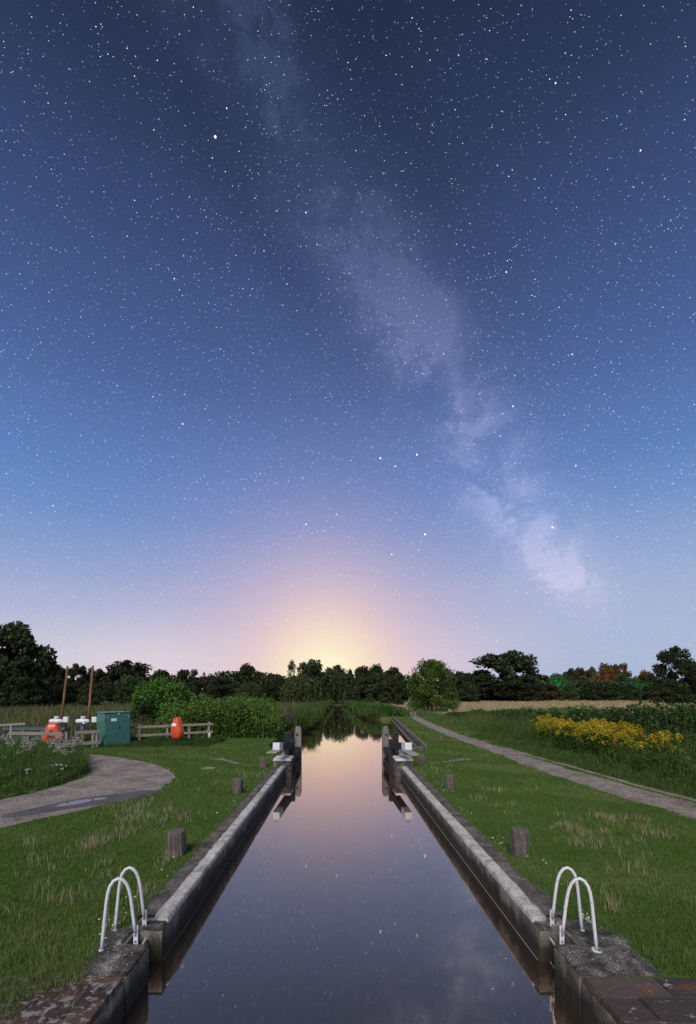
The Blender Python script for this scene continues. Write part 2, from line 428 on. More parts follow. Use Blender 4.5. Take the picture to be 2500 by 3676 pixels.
M['willow_leaf'] = foliage_mat('willow_leaf', [(.036, .046, .018), (.062, .074, .026), (.09, .10, .038)], 0.25, 0.25)
M['bright_leaf'] = foliage_mat('bright_leaf', [(.04, .10, .018), (.075, .165, .028), (.14, .25, .048)], 0.3, 0.12)
M['hawthorn_leaf'] = foliage_mat('hawthorn_leaf', [(.032, .066, .015), (.066, .12, .023), (.12, .19, .038)], 0.25, 0.1)
M['autumn_leaf'] = foliage_mat('autumn_leaf', [(.045, .032, .014), (.085, .055, .02), (.13, .085, .03)], 0.25, 0.2)


# ------------------------------------------------------------------ mesh helpers
class MB:
    def __init__(self):
        self.v = []
        self.f = []

    def box(self, x0, x1, y0, y1, z0, z1, mat=None):
        n = len(self.v)
        pts = [(x0, y0, z0), (x1, y0, z0), (x1, y1, z0), (x0, y1, z0), (x0, y0, z1), (x1, y0, z1), (x1, y1, z1), (x0, y1, z1)]
        if mat is not None:
            pts = [tuple(mat @ Vector(p)) for p in pts]
        self.v += pts
        self.f += [tuple(n + i for i in q) for q in ((0, 3, 2, 1), (4, 5, 6, 7), (0, 1, 5, 4), (1, 2, 6, 5), (2, 3, 7, 6), (3, 0, 4, 7))]
        return self

    def bar(self, p, q, w, h, up=(0, 0, 1), w2=None, h2=None):
        """rectangular bar from p to q"""
        p, q = Vector(p), Vector(q)
        d = (q - p).normalized()
        s = d.cross(Vector(up)).normalized()
        u = s.cross(d)
        w2, h2 = w2 or w, h2 or h
        n = len(self.v)
        for c, ww, hh in ((p, w, h), (q, w2, h2)):
            for a, e in ((-1, -1), (1, -1), (1, 1), (-1, 1)):
                self.v.append(tuple(c + s * (a * ww / 2) + u * (e * hh / 2)))
        self.f += [(n, n + 1, n + 2, n + 3), (n + 7, n + 6, n + 5, n + 4)]
        for i in range(4):
            j = (i + 1) % 4
            self.f.append((n + i, n + 4 + i, n + 4 + j, n + j))
        return self

    def tube(self, pts, r, seg=10, cap=True):
        pts = [Vector(p) for p in pts]
        n0 = len(self.v)
        rs = r if isinstance(r, (list, tuple)) else [r] * len(pts)
        ref = Vector((0.3, 1, 0.11)).normalized()
        for i, p in enumerate(pts):
            d = (pts[min(i + 1, len(pts) - 1)] - pts[max(i - 1, 0)]).normalized()
            s = d.cross(ref)
            if s.length < 0.05:
                s = d.cross(Vector((1, 0, 0)))
            s.normalize()
            u = s.cross(d)
            for k in range(seg):
                a = 2 * math.pi * k / seg
                self.v.append(tuple(p + (s * math.cos(a) + u * math.sin(a)) * rs[i]))
        for i in range(len(pts) - 1):
            for k in range(seg):
                k2 = (k + 1) % seg
                a = n0 + i * seg
                self.f.append((a + k, a + k2, a + seg + k2, a + seg + k))
        if cap:
            self.f.append(tuple(n0 + k for k in range(seg))[::-1])
            self.f.append(tuple(n0 + (len(pts) - 1) * seg + k for k in range(seg)))
        return self

    def prism(self, outline, y0, y1):
        """x/z outline pushed along y"""
        n = len(self.v)
        k = len(outline)
        self.v += [(x, y0, z) for x, z in outline] + [(x, y1, z) for x, z in outline]
        self.f.append(tuple(range(n, n + k)))
        self.f.append(tuple(range(n + 2 * k - 1, n + k - 1, -1)))
        for i in range(k):
            j = (i + 1) % k
            self.f.append((n + i, n + k + i, n + k + j, n + j))
        return self

    def build(self, name, mat, parent=None, bevel=0.0, smooth=False):
        me = bpy.data.meshes.new(name)
        me.from_pydata(self.v, [], self.f)
        me.update()
        return link(name, me, mat, parent, bevel, smooth)


def link(name, me, mat, parent=None, bevel=0.0, smooth=False):
    if mat is not None and not me.materials:
        me.materials.append(mat)
    if smooth:
        for pl in me.polygons:
            pl.use_smooth = True
    o = bpy.data.objects.new(name, me)
    col.objects.link(o)
    if parent is not None:
        o.parent = parent
    if bevel:
        bm_ = o.modifiers.new('bevel', 'BEVEL')
        bm_.width = bevel
        bm_.segments = 2
        bm_.limit_method = 'ANGLE'
    return o


def rough(o, cuts=7, amp=.006, freq=9.0):
    """weather a block: subdivide it and push its surface about"""
    import bmesh
    from mathutils import noise as mn
    bm = bmesh.new(); bm.from_mesh(o.data)
    bmesh.ops.bevel(bm, geom=list(bm.edges), offset=amp * 2.2, segments=2, affect='EDGES')
    long_ = [e for e in bm.edges if e.calc_length() > .12]
    bmesh.ops.subdivide_edges(bm, edges=long_, cuts=cuts, use_grid_fill=True)
    w_ = o.matrix_basis.translation + (o.parent.location if o.parent else Vector())
    for v in bm.verts:
        p = (v.co + w_) * freq
        v.co += Vector((mn.noise(p), mn.noise(p + Vector((7, 3, 1))), mn.noise(p + Vector((2, 9, 5))))) * amp * 1.6
    bm.to_mesh(o.data); bm.free()
    return o


def thing(name, loc, label, cat, group=None, rz=0.0):
    o = bpy.data.objects.new(name, None)
    col.objects.link(o)
    o.location = loc
    o.rotation_euler = (0, 0, rz)
    return tag(o, label, cat, group)


def tag(o, label, cat, group=None, kind=None):
    o['label'] = label
    o['category'] = cat
    if group:
        o['group'] = group
    if kind:
        o['kind'] = kind
    return o


def structure(o, label=None, cat=None):
    o['kind'] = 'structure'
    if label:
        o['label'] = label
    if cat:
        o['category'] = cat
    return o


def copy_thing(root, label=None):
    r = root.copy(); col.objects.link(r)
    if label:
        r['label'] = label
    for ch in list(root.children):
        c = ch.copy(); col.objects.link(c); c.parent = r
        for g in list(ch.children):
            d_ = g.copy(); col.objects.link(d_); d_.parent = c
    return r


def poly_mesh(name, verts, k, mat, parent=None, tint=None):
    """numpy verts (n*k,3): n separate k-gons; tint per polygon"""
    verts = np.asarray(verts, dtype=np.float32).reshape(-1, 3)
    n = len(verts) // k
    me = bpy.data.meshes.new(name)
    me.vertices.add(n * k)
    me.vertices.foreach_set('co', verts.ravel())
    me.loops.add(n * k)
    me.loops.foreach_set('vertex_index', np.arange(n * k, dtype=np.int32))
    me.polygons.add(n)
    me.polygons.foreach_set('loop_start', np.arange(0, n * k, k, dtype=np.int32))
    me.update(calc_edges=True)
    if tint is not None:
        at = me.attributes.new('tint', 'FLOAT', 'FACE')
        at.data.foreach_set('value', np.asarray(tint, dtype=np.float32))
    return link(name, me, mat, parent)


def G(x, y, z=0.0):
    """ground point seen at photo position x, y (1581 wide)"""
    Y = 1040 * (EYE - z) / (y - 1578)
    return ((x - 772) / 1040 * Y, Y)


def inside(px, py, poly):
    px, py = np.asarray(px), np.asarray(py)
    r = np.zeros(px.shape, bool)
    j = len(poly) - 1
    for i in range(len(poly)):
        xi, yi = poly[i]; xj, yj = poly[j]
        cnd = ((yi > py) != (yj > py)) & (px < (xj - xi) * (py - yi) / (yj - yi + 1e-12) + xi)
        r ^= cnd
        j = i
    return r


def vnoise(x, y, s, seed=0):
    """cheap smooth noise for placing things, 0..1"""
    x = np.asarray(x) / s; y = np.asarray(y) / s
    out = np.zeros_like(x)
    g = np.random.default_rng(seed + 100)
    for k in range(6):
        a, ph, fq = g.uniform(0, 6.28), g.uniform(0, 6.28), g.uniform(0.7, 2.2)
        out = out + np.sin((x * math.cos(a) + y * math.sin(a)) * fq * 3 + ph)
    return np.clip(out / 7 + 0.5, 0, 1)


# ------------------------------------------------------------------ ground sheet with the canal trench
LEFT = -2.06
RIGHT = 2.31
Ly = [(-30, -2.45), (22.2, -2.45), (22.6, -3.3), (25, -3.9), (30, -3.9), (50, -3.0), (123, -3.2), (137, -2.6), (138, -2.6), (5000, -2.6)]
Ry = [(-30, 2.70), (22.2, 2.70), (22.3, 4.30), (23.6, 4.55), (56, 6.55), (56.6, 5.2), (60, 3.5), (90, 2.7), (130, 1.9), (138, 1.0), (5000, 1.0)]


def interp(t, y):
    return np.interp(y, [a for a, _ in t], [c for _, c in t])


rows = sorted(set([-30, -10, 0, 3, 5, 8, 12, 16, 20, 22.2, 22.3, 22.6, 23.6, 25, 27, 30, 35, 40, 45, 50, 56, 56.6, 58, 60, 65, 70, 80, 90, 100, 110, 123, 130, 137, 138, 150, 180, 220, 260, 320, 500, 900, 1800, 4000]))
outs = [0, .3, .8, 1.6, 3, 5, 8, 13, 20, 32, 50, 80, 140, 260, 500, 1200, 3500]
gv, gf = [], []
for y in rows:
    l, r = float(interp(Ly, y)), float(interp(Ry, y))
    deep = -1.6 if y <= 137 else 0.0
    xs = [(l - d, 0.0) for d in outs[::-1]] + [(l + .01, deep), ((l + r) / 2, deep), (r - .01, deep)] + [(r + d, 0.0) for d in outs]
    gv += [(x, y, z) for x, z in xs]
w = len(outs) * 2 + 3
for i in range(len(rows) - 1):
    for j in range(w - 1):
        a = i * w + j
        gf.append((a, a + 1, a + w + 1, a + w))
me = bpy.data.meshes.new('ground'); me.from_pydata(gv, [], gf); me.update()
structure(link('ground', me, M['ground']), 'flat grassy ground on both sides of the canal', 'ground')
wb = MB()
n = len(wb.v)
wb.v = [(-8, -29, WATER), (9, -29, WATER), (9, 139, WATER), (-8, 139, WATER)]
wb.f = [(0, 1, 2, 3)]
structure(wb.build('canal_water', M['water']), 'still canal water filling the lock and reflecting the sky', 'water')


def ribbon(name, pts, widths, z, mat, jitter=0.06, step=0.25, seed=1):
    """flat path sheet along a centre line with uneven edges"""
    g = np.random.default_rng(seed)
    P_ = [Vector((*p, 0)) for p in pts]
    acc = [0]
    for i in range(1, len(P_)):
        acc.append(acc[-1] + (P_[i] - P_[i - 1]).length)
    s = np.arange(0, acc[-1], step)
    X = np.interp(s, acc, [p.x for p in P_]); Y = np.interp(s, acc, [p.y for p in P_]); W = np.interp(s, acc, widths)
    k = np.ones(5) / 5
    X = np.convolve(np.pad(X, 2, 'edge'), k, 'valid'); Y = np.convolve(np.pad(Y, 2, 'edge'), k, 'valid')
    tx, ty = np.gradient(X), np.gradient(Y)
    L = np.hypot(tx, ty) + 1e-9
    nx, ny = -ty / L, tx / L
    ja = g.normal(0, jitter, len(s)); jb = g.normal(0, jitter, len(s))
    ja = np.convolve(ja, np.ones(3) / 2, 'same'); jb = np.convolve(jb, np.ones(3) / 2, 'same')
    v = []
    for i in range(len(s)):
        v.append((X[i] + nx[i] * (W[i] / 2 + ja[i]), Y[i] + ny[i] * (W[i] / 2 + ja[i]), z))
        v.append((X[i] - nx[i] * (W[i] / 2 + jb[i]), Y[i] - ny[i] * (W[i] / 2 + jb[i]), z))
    f = [(2 * i + 1, 2 * i + 3, 2 * i + 2, 2 * i) for i in range(len(s) - 1)]
    me = bpy.data.meshes.new(name); me.from_pydata(v, [], f); me.update()
    return link(name, me, mat)


TOW = [(8.6, 4), (8.35, 10), (8.0, 13), (7.75, 16), (7.75, 20), (7.75, 25), (7.7, 30), (7.95, 38), (8.5, 48), (9.4, 58), (11.0, 72), (12.5, 90)]
structure(ribbon('towpath', TOW, [1.5, 1.4, 1.3, 1.2, 1.15, 1.1, 1.1, 1.1, 1.1, 1.0, 0.8, 0.4], 0.006, M['grit'], 0.07, seed=2), 'pale gritty towpath running along the right side of the lawn', 'path')
TOW2 = [(9.35, 8), (9.15, 11), (8.85, 14), (8.65, 18), (8.45, 22), (8.3, 25.5)]
structure(ribbon('worn_track', TOW2, [.3, .3, .26, .24, .2, .14], 0.006, M['grit'], 0.05, seed=3), 'thin worn track beside the towpath behind a strip of grass', 'path')

TRACKP = [(-40, 1890), (40, 1872), (100, 1858), (200, 1838), (300, 1815), (365, 1793), (398, 1765), (385, 1748), (345, 1734), (290, 1723), (225, 1714), (188, 1710), (181, 1714), (196, 1730), (207, 1748), (200, 1760), (170, 1773), (120, 1787), (46, 1806), (-40, 1828)]
tg = [G(*p) for p in TRACKP]
tr = []
for i in range(len(tg)):
    a, c = Vector(tg[i]), Vector(tg[(i + 1) % len(tg)])
    k = max(1, int((c - a).length / 0.22))
    for j in range(k):
        p_ = a.lerp(c, j / k)
        q = rng.normal(0, 0.05, 2)
        tr.append((p_.x + q[0], p_.y + q[1]))
TRACK = tr
me = bpy.data.meshes.new('gravel_track'); me.from_pydata([(x, y, 0.006) for x, y in tr], [], [tuple(range(len(tr)))[::-1]]); me.update()
structure(link('gravel_track', me, M['grit']), 'pale gravel track curving in from the left with a puddle', 'track')


def blob(name, cx, cy, ax, ay, ang, z, mat, seed, lob=0.18, n=60):
    g = np.random.default_rng(seed)
    v = []
    ph = g.uniform(0, 6.28, 5)
    for i in range(n):
        t = 2 * math.pi * i / n
        q = 1 + lob * sum(math.sin((k + 2) * t + ph[k]) / (k + 1.5) for k in range(5))
        x, y = ax * q * math.cos(t), ay * q * math.sin(t)
        v.append((cx + x * math.cos(ang) - y * math.sin(ang), cy + x * math.sin(ang) + y * math.cos(ang), z))
    me = bpy.data.meshes.new(name); me.from_pydata(v, [], [tuple(range(n))]); me.update()
    return link(name, me, mat)


a0 = G(190, 1822); 
ang = math.atan2(G(300, 1806)[1] - G(80, 1838)[1], G(300, 1806)[0] - G(80, 1838)[0])
structure(blob('puddle_mud', a0[0] + .25, a0[1] + .15, 1.9, .50, ang, 0.011, M['mud'], 4), 'damp dark mud round the puddle on the gravel track', 'mud')
structure(blob('puddle', a0[0] - .08, a0[1] + .02, .66, .19, ang, 0.016, M['puddle'], 9, 0.3), 'shallow puddle shining in the gravel track', 'puddle')

# dark gritty strips behind the copings
for nm, sgn, x0, lab in (('gravel_strip', -1, LEFT - .16, 'dark gritty strip between left coping and lawn'), ('gravel_strip', 1, RIGHT + .16, 'dark gritty strip between right coping and lawn')):
    structure(ribbon(nm, [(x0 + sgn * .15, 5.45), (x0 + sgn * .14, 8), (x0 + sgn * .14, 12), (x0 + sgn * .15, 17.4)], [.34, .30, .30, .32], 0.007, M['strip'], 0.05, seed=5 + sgn), lab, 'gravel strip')


# ------------------------------------------------------------------ lock walls
def lock_wall(sgn, x_in, label):
    t = thing('lock_wall', (x_in, 5.3, 0), label, 'lock wall', 'side walls of the lock')
    # local x grows away from the water
    def lx(v):
        return sgn * v
    cuts = [0.03, 4.55, 8.3, 12.0]
    off = 0.0 if sgn > 0 else 0.8
    ys = [0.03, 2.55 + off, 6.2 + off, 11.9]
    for i in range(3):
        a, c = ys[i] + .012, ys[i + 1] - .012
        MB().box(*sorted((lx(0.0), lx(.46))), a, c, -1.9, -.035).build('wall_panel', M['wall'], t, 0.012)
    # recessed core behind the joints
    MB().box(*sorted((lx(.05), lx(.44))), 0.1, 11.85, -1.9, -.05).build('wall_core', M['wall'], t)
    for i in range(3):
        a = (ys[i] if i else 0.20) + .006; c = ys[i + 1] - .006
        mb = MB()
        k = max(2, int((c - a) / 0.13))
        g = np.random.default_rng(31 + i + sgn)
        prof = [(0.0, -.034), (0.001, .004), (.008, .022), (.024, .032), (.15, .036), (.176, .031), (.18, -.034)]
        for q in range(k + 1):
            y = a + (c - a) * q / k
            jx = abs(g.normal(0, .005)) + (g.uniform(.01, .03) if g.random() < .10 else 0); jz = g.normal(0, .0022) - (.010 if g.random() < .06 else 0); jo = g.normal(0, .006)
            for pi, (x, z) in enumerate(prof):
                ex = jx if 1 <= pi <= 3 else (jo if pi in (4, 5) else 0)
                mb.v.append((lx(x + (max(ex, -.004) if pi < 2 else ex)), y, z + (jz if 1 <= pi <= 5 else 0)))
            if q:
                m0 = (q - 1) * len(prof); m1 = q * len(prof)
                for pi in range(len(prof) - 1):
                    fc = (m0 + pi, m0 + pi + 1, m1 + pi + 1, m1 + pi)
                    mb.f.append(fc if sgn < 0 else fc[::-1])
        L = len(prof)
        mb.f.append(tuple(range(L))[::-1] if sgn < 0 else tuple(range(L)))
        mb.f.append(tuple(range(k * L, k * L + L)) if sgn < 0 else tuple(range(k * L, k * L + L))[::-1])
        mb.build('coping_stone', M['coping'], t)
    # pale strip standing in for the bright glint along the water's edge
    MB().box(*sorted((lx(-.006), lx(.01))), .05, 11.8, WATER - .01, WATER + .003).build('water_edge_glint', M['paving'], t)
    return t


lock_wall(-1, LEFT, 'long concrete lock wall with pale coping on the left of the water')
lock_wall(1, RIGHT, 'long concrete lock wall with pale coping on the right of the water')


def ladder_platform(sgn, x_in, label, wide):
    """concrete corner around the ladder slot, nearer the camera than the coping"""
    t = thing('ladder_platform', (x_in, 4.95, 0), label, 'concrete platform', 'concrete platforms round the ladders')
    def bx(name, a, c, y0, y1, z0, z1, bev=.02):
        o = MB().box(*sorted((sgn * a, sgn * c)), y0, y1, z0, z1).build(name, M['platform'] if name not in ('face_block', 'slot_cheek', 'slot_back') else M['wall'], t)
        if bev:
            rough(o, 7, .007)
    bx('face_block', 0, .42, -.56, -.005, -1.9, -.008, .025)
    bx('top_slab', .003, wide, -.55, -.004, -.008, .014)
    bx('back_slab', .30, wide + .08, 0.003, .345, -.5, .012)
    bx('far_slab', .004, wide - .12, .35, .52, -.034, .012)
    bx('slot_back', .27, .40, -.004, .36, -1.9, -.012, .0)
    bx('slot_cheek', 0.0, .40, .352, .374, -1.9, -.036, .0)
    for k in range(26):   # aggregate stones showing in the worn top
        g = random.Random(k + 50 * sgn)
        r = g.uniform(.006, .016)
        x, y = g.uniform(.05, wide - .05), g.uniform(-.52, -.04)
        mb = MB(); mb.tube([(0, 0, 0), (0, 0, r * .35)], [r, r * .6], 6)
        o = mb.build('pebble', M['paving'], t); o.location = (sgn * x, y, .013); o.rotation_euler = (0, 0, g.uniform(0, 3)); o.scale = (1, .7, 1)
    return t


ladder_platform(-1, LEFT, 'dark concrete corner under the left ladder rails', .52)
ladder_platform(1, RIGHT, 'dark concrete corner under the right ladder rails', .80)


# worn edging nearest the camera: bricks on the left, longer reddish stones on the right
def edging(sgn, x_in, mat, name, piece, lw, dw, ncol, nrow, label, cat):
    t = thing(name, (x_in, 4.375, 0), label, cat)
    MB().box(*sorted((sgn * .004, sgn * (ncol * lw + .02))), -34, -.005, -1.9, -.05).build('bed', M['wall'], t)
    MB().box(*sorted((sgn * .03, sgn * (ncol * lw + .3))), -nrow * dw - .05, -.012, -.04, .004).build('mortar_bed', M['strip'], t)
    g = random.Random(5 + sgn)
    me0 = None
    for r_ in range(nrow):
        for c_ in range(-1, ncol):
            p0 = c_ * lw + (r_ % 2) * lw / 2 + .004
            w_ = lw - .005
            if p0 < .006:
                w_ -= .006 - p0; p0 = .006
            if w_ < .05:
                continue
            big = lw > .4
            if me0 is None or big:
                o = MB().box(-lw / 2 + .0025, lw / 2 - .0025, -dw / 2 + .002, dw / 2 - .002, -.035, .035).build(piece, mat, t, 0 if big else .005)
                me0 = o.data
            else:
                o = link(piece, me0, mat, t, .005)
            o.scale = (w_ / (lw - .005), 1, 1)
            o.location = (sgn * (p0 + w_ / 2), -dw / 2 - .005 - r_ * dw, -.018 + g.uniform(-.004, .004))
            if big:
                rough(o, 9, .006, 7)
            o.rotation_euler = (g.uniform(-.012, .012), g.uniform(-.012, .012), g.uniform(-.008, .008))
    return t


edging(-1, LEFT, M['brick_left'], 'brick_edging', 'brick', .236, .115, 5, 7, 'red bricks with flaking white paint at the near left corner of the lock', 'brick edging')
edging(1, RIGHT, M['brick_right'], 'stone_edging', 'edging_stone', .66, .30, 4, 4, 'rough dark reddish edging stones at the near right corner of the lock', 'stone edging')


# ------------------------------------------------------------------ ladders with white hoops
def lock_ladder(sgn, x0, label, far_dy=.36):
    t = thing('lock_ladder', (x0, 4.97, 0), label, 'ladder', 'white ladder handrails')
    hoop = [(0, .13), (.010, .24), (.024, .38), (.040, .52), (.055, .60), (.077, .665), (.11, .715), (.15, .735), (.19, .715), (.222, .665), (.240, .60), (.254, .50), (.270, .32), (.285, .14), (.298, -.02)]
    for j, (yy, dz, dx0, skew) in enumerate(((0.0, .01, 0.0, -.13), (far_dy, -.03, .06, -.08))):
        MB().bar((sgn * dx0, yy, -1.5), (sgn * dx0, yy, .20), .050, .014, up=(0, 1, 0)).build('stile', M['white_paint'], t, .003)
        pts = [(sgn * (x + dx0), yy - .018 + skew * x / .298, z * (1 + dz)) for x, z in hoop]
        MB().tube(pts, .0175, 12).build('handrail', M['white_paint'], t, smooth=True)
        for z in (.03, .10, .165):
            MB().tube([(sgn * dx0, yy - .010, z), (sgn * dx0, yy - .021, z)], .011, 6).build('bolt', M['gate_wood'], t)
        fx, fy = sgn * (dx0 + .298), yy - .018 + skew
        if sgn > 0 and j == 0:
            MB().tube([(fx, fy, .013), (fx, fy, .025)], [.055, .05], 16).build('foot_flange', M['dull_white_paint'], t)
        else:
            MB().tube([(fx, fy, .002), (fx, fy, .02)], [.03, .026], 12).build('foot_flange', M['dull_white_paint'], t)
    for k in range(4):
        z = -.12 - k * .28
        MB().tube([(sgn * .0, .01, z), (sgn * .03, far_dy - .01, z)], .012, 8).build('rung', M['dull_white_paint'], t)
    return t


lock_ladder(-1, LEFT - .155, 'pair of white tubular handrail hoops on the left lock ladder')
lock_ladder(1, RIGHT + .10, 'pair of white tubular handrail hoops on the right lock ladder')


# ------------------------------------------------------------------ far lock gates, standing open
def lock_gate(sgn, x_wall, label):
    xc = x_wall
    # local x grows towards the bank
    t = thing('lock_gate', (xc, 19.0, 0), label, 'lock gate', 'open lock gates')
    def L(x, y, z):
        return (sgn * x, y, z)
    # leaf along the wall: planks between heel post and mitre post
    MB().bar(L(-.02, -.15, -1.5), L(-.02, -.15, .88), .24, .26, up=(0, 1, 0)).build('heel_post', M['black_paint'], t, .012)
    mp = MB()
    mp.box(-.155, .155, -.13, .13, -1.6, 1.05)
    n0 = len(mp.v)
    mp.v += [(-.155, -.13, 1.05), (.155, -.13, 1.05), (.155, .13, 1.05), (-.155, .13, 1.05), (-.09, -.10, 1.24), (.10, -.10, 1.24), (.10, .10, 1.24), (-.09, .10, 1.24)]
    mp.f += [tuple(n0 + i for i in q) for q in ((4, 5, 6, 7), (0, 1, 5, 4), (1, 2, 6, 5), (2, 3, 7, 6), (3, 0, 4, 7))]
    o = mp.build('mitre_post', M['gate_wood'], t, .012); o.location = L(-.03, 2.4, 0)
    MB().box(-.045, .045, -.012, .012, -.05, .05).build('bolt_plate', M['black_metal'], t, .004).location = L(.0, 2.255, .86)
    for k in range(8):
        y0 = .02 + k * .282
        MB().box(-.045, .045, y0, y0 + .272, -1.5, .30 + .01 * (k % 2)).build('plank', M['black_paint'], t, .006).location = L(.03, 0, 0)
    for z in (.22, -.28):
        MB().bar(L(-.09, .0, z), L(-.09, 2.25, z), .12, .16).build('gate_rail', M['black_paint'], t, .008)
    # balance beam towards the camera, rising to its free end
    A = Vector(L(.02, 0.1, .58)); B = Vector(L(.31, -2.55, .86))
    d_ = (B - A).normalized()
    C_ = B - d_ * .55
    MB().bar(A, C_, .28, .30, w2=.25, h2=.265).build('balance_beam', M['black_paint'], t, .012)
    MB().bar(C_ + d_ * .001, B, .256, .271, w2=.25, h2=.262).build('beam_end', M['beam_white'], t, .01)
    hd = B + Vector((0, -.012, .13))
    MB().tube([hd + d_ * -.06 + Vector((-.05, 0, 0)), hd + d_ * -.05 + Vector((-.05, 0, .10)), hd + d_ * -.05 + Vector((.05, 0, .10)), hd + d_ * -.06 + Vector((.05, 0, 0))], .009, 6).build('grab_handle', M['black_metal'], t)
    return t


lock_gate(-1, -1.98, 'black and white balance beam of the open left lock gate')
lock_gate(1, 2.16, 'black and white balance beam of the open right lock gate')


def paddle_stand(x, y, label, flip):
    t = thing('paddle_stand', (x, y, 0.1), label, 'paddle gear', 'black paddle stands')
    MB().box(-.10, .10, -.10, .10, -.1, .93).build('stand_post', M['black_paint'], t, .015)
    MB().box(-.115, .115, -.115, .115, .93, .965).build('stand_cap', M['black_metal'], t, .008)
    MB().prism([(.0, .45), (flip * .16, .52), (flip * .18, .80), (flip * .12, .90), (0, .9)], -.06, .06).build('rack_housing', M['black_metal'], t, .008)
    MB().tube([(0, -.10, .62), (0, -.20, .62)], .03, 10).build('spindle', M['black_metal'], t)
    MB().box(-.17, .17, -.17, .17, -.1, -.03).build('base_plate', M['black_metal'], t, .006)
    return t


paddle_stand(-2.32, 20.0, 'black paddle stand behind the left balance beam', 1)
paddle_stand(2.46, 20.0, 'black paddle stand behind the right balance beam', -1)


def quoin(sgn, x_in, label):
    t = thing('quoin_block', (x_in, 17.25, 0), label, 'stone block', 'stone blocks under the balance beams')
    rough(MB().box(*sorted((sgn * -.2, sgn * .44)), 0, .9, -1.8, .20).build('block', M['platform'], t), 5, .008)
    rough(MB().box(*sorted((sgn * -.22, sgn * .46)), -.012, .92, .205, .30).build('cap_stone', M['dull_white_paint'], t), 5, .008)
    MB().box(*sorted((sgn * -.02, sgn * .50)), .93, 4.9, -1.8, -.012).build('recess_wall', M['wall'], t, .02)
    MB().box(*sorted((sgn * .22, sgn * .52)), .94, 4.85, -.010, .10).build('recess_coping', M['paving'], t, .02)
    return t


quoin(-1, LEFT, 'white painted stone block at the far end of the left coping')
quoin(1, RIGHT, 'white painted stone block at the far end of the right coping')
t = tag(MB().box(-.25, .25, -1.3, 1.3, 0.0, .06).build('stone_slab', M['paving'], None, .01), 'grey stone slab lying on the grass behind the left gate beam', 'slab')
t.location = (-3.0, 22.4, 0); t.rotation_euler = (0, 0, -.12)
t = tag(MB().box(-.25, .25, -1.0, 1.0, 0.0, .06).build('stone_slab', M['paving'], None, .01), 'grey stone slab lying on the grass behind the right gate beam', 'slab')
t.location = (3.25, 21.2, 0); t.rotation_euler = (0, 0, .12)
t = tag(MB().box(-.23, .23, -.18, .18, -.03, .03).build('paving_slab', M['paving'], None, .01), 'small pale flat slab set in the left lawn', 'slab')
t.location = (*G(474, 1745), 0)

# brick quadrants worn round the gates
structure(ribbon('footing_arc', [G(492, 1722), G(512, 1727), G(540, 1734), G(572, 1739), G(606, 1738)], [.55, .30, .16, .12, .10], 0.007, M['paving'], .02, .15, 8), 'thin curved stone footing in the left lawn near the gate', 'stone footing')
structure(ribbon('footing_arc', [G(958, 1737), G(1000, 1732), G(1040, 1726), G(1055, 1724), G(1074, 1722)], [.08, .12, .28, .55, .3], 0.007, M['paving'], .02, .15, 9), 'thin curved stone footing in the right lawn near the gate', 'stone footing')

# ------------------------------------------------------------------ wharf edge beyond the right gate
t = thing('wharf_edge', (4.45, 23.6, 0), 'timber and stone wharf edge beyond the right lock gate', 'wharf')
hx = (6.5 - 4.45) / (56 - 23.6)
for k in range(9):
    y0, y1 = k * 3.6, k * 3.6 + 3.56
    MB().bar((hx * y0, y0, .03), (hx * y1, y1, .03), .20, .14).build('coping_stone', M['timber'], t, .015)
MB().bar((-.06, .1, -.20), (-.06 + hx * 32.4, 32.4, -.20), .10, .34).build('timber_face', M['timber'], t, .01)
MB().bar((-.30, .1, -.22), (-.30 + hx * 32.4, 32.4, -.22), .16, .12).build('lower_ledge', M['timber'], t, .01)
MB().bar((-1.5, -1.1, -.25), (0.0, -.05, -.25), .2, .62).build('return_wall', M['wall'], t, .015)
t = tag(MB().tube([(0, 0, 0), (0, 0, .2), (0, 0, .26)], [.17, .15, .09], 10).build('mooring_stump', M['bollard_wood']), 'low dark rotten stump in the grass beside the towpath', 'stump')
t.location = (*G(1003, 1681), 0)


# ------------------------------------------------------------------ bollards
def bollard(x, y, h, w, label, seed):
    g = np.random.default_rng(seed)
    mb = MB()
    seg = 28
    prof = [(-.1, .96), (0, .97), (h * .35, 1.0), (h * .8, 1.0), (h * .955, .97), (h, .86)]
    lob = 1 + g.normal(0, .012, seg)
    for k in range(seg):
        if g.random() < .28:
            lob[k] -= g.uniform(.05, .11)
    for z, f in prof:
        for k in range(seg):
            a = 2 * math.pi * k / seg
            c_, s_ = math.cos(a), math.sin(a)
            sq = 1 / max(abs(c_), abs(s_)) * .55 + .45      # squarish timber
            mb.v.append((w / 2 * f * lob[k] * c_ * sq * .96, w / 2 * f * lob[k] * s_ * sq * .96, z + (g.normal(0, .004) if z >= h * .9 else 0)))
    for i in range(len(prof) - 1):
        for k in range(seg):
            k2 = (k + 1) % seg
            mb.f.append((i * seg + k, i * seg + k2, (i + 1) * seg + k2, (i + 1) * seg + k))
    mb.f.append(tuple((len(prof) - 1) * seg + k for k in range(seg)))
    o = mb.build('mooring_bollard', M['bollard_wood'])
    o.location = (x, y, 0)
    o.rotation_euler = (g.normal(0, .03), g.normal(0, .03), g.uniform(-.3, .3))
    return tag(o, label, 'bollard', 'wooden mooring bollards beside the lock')


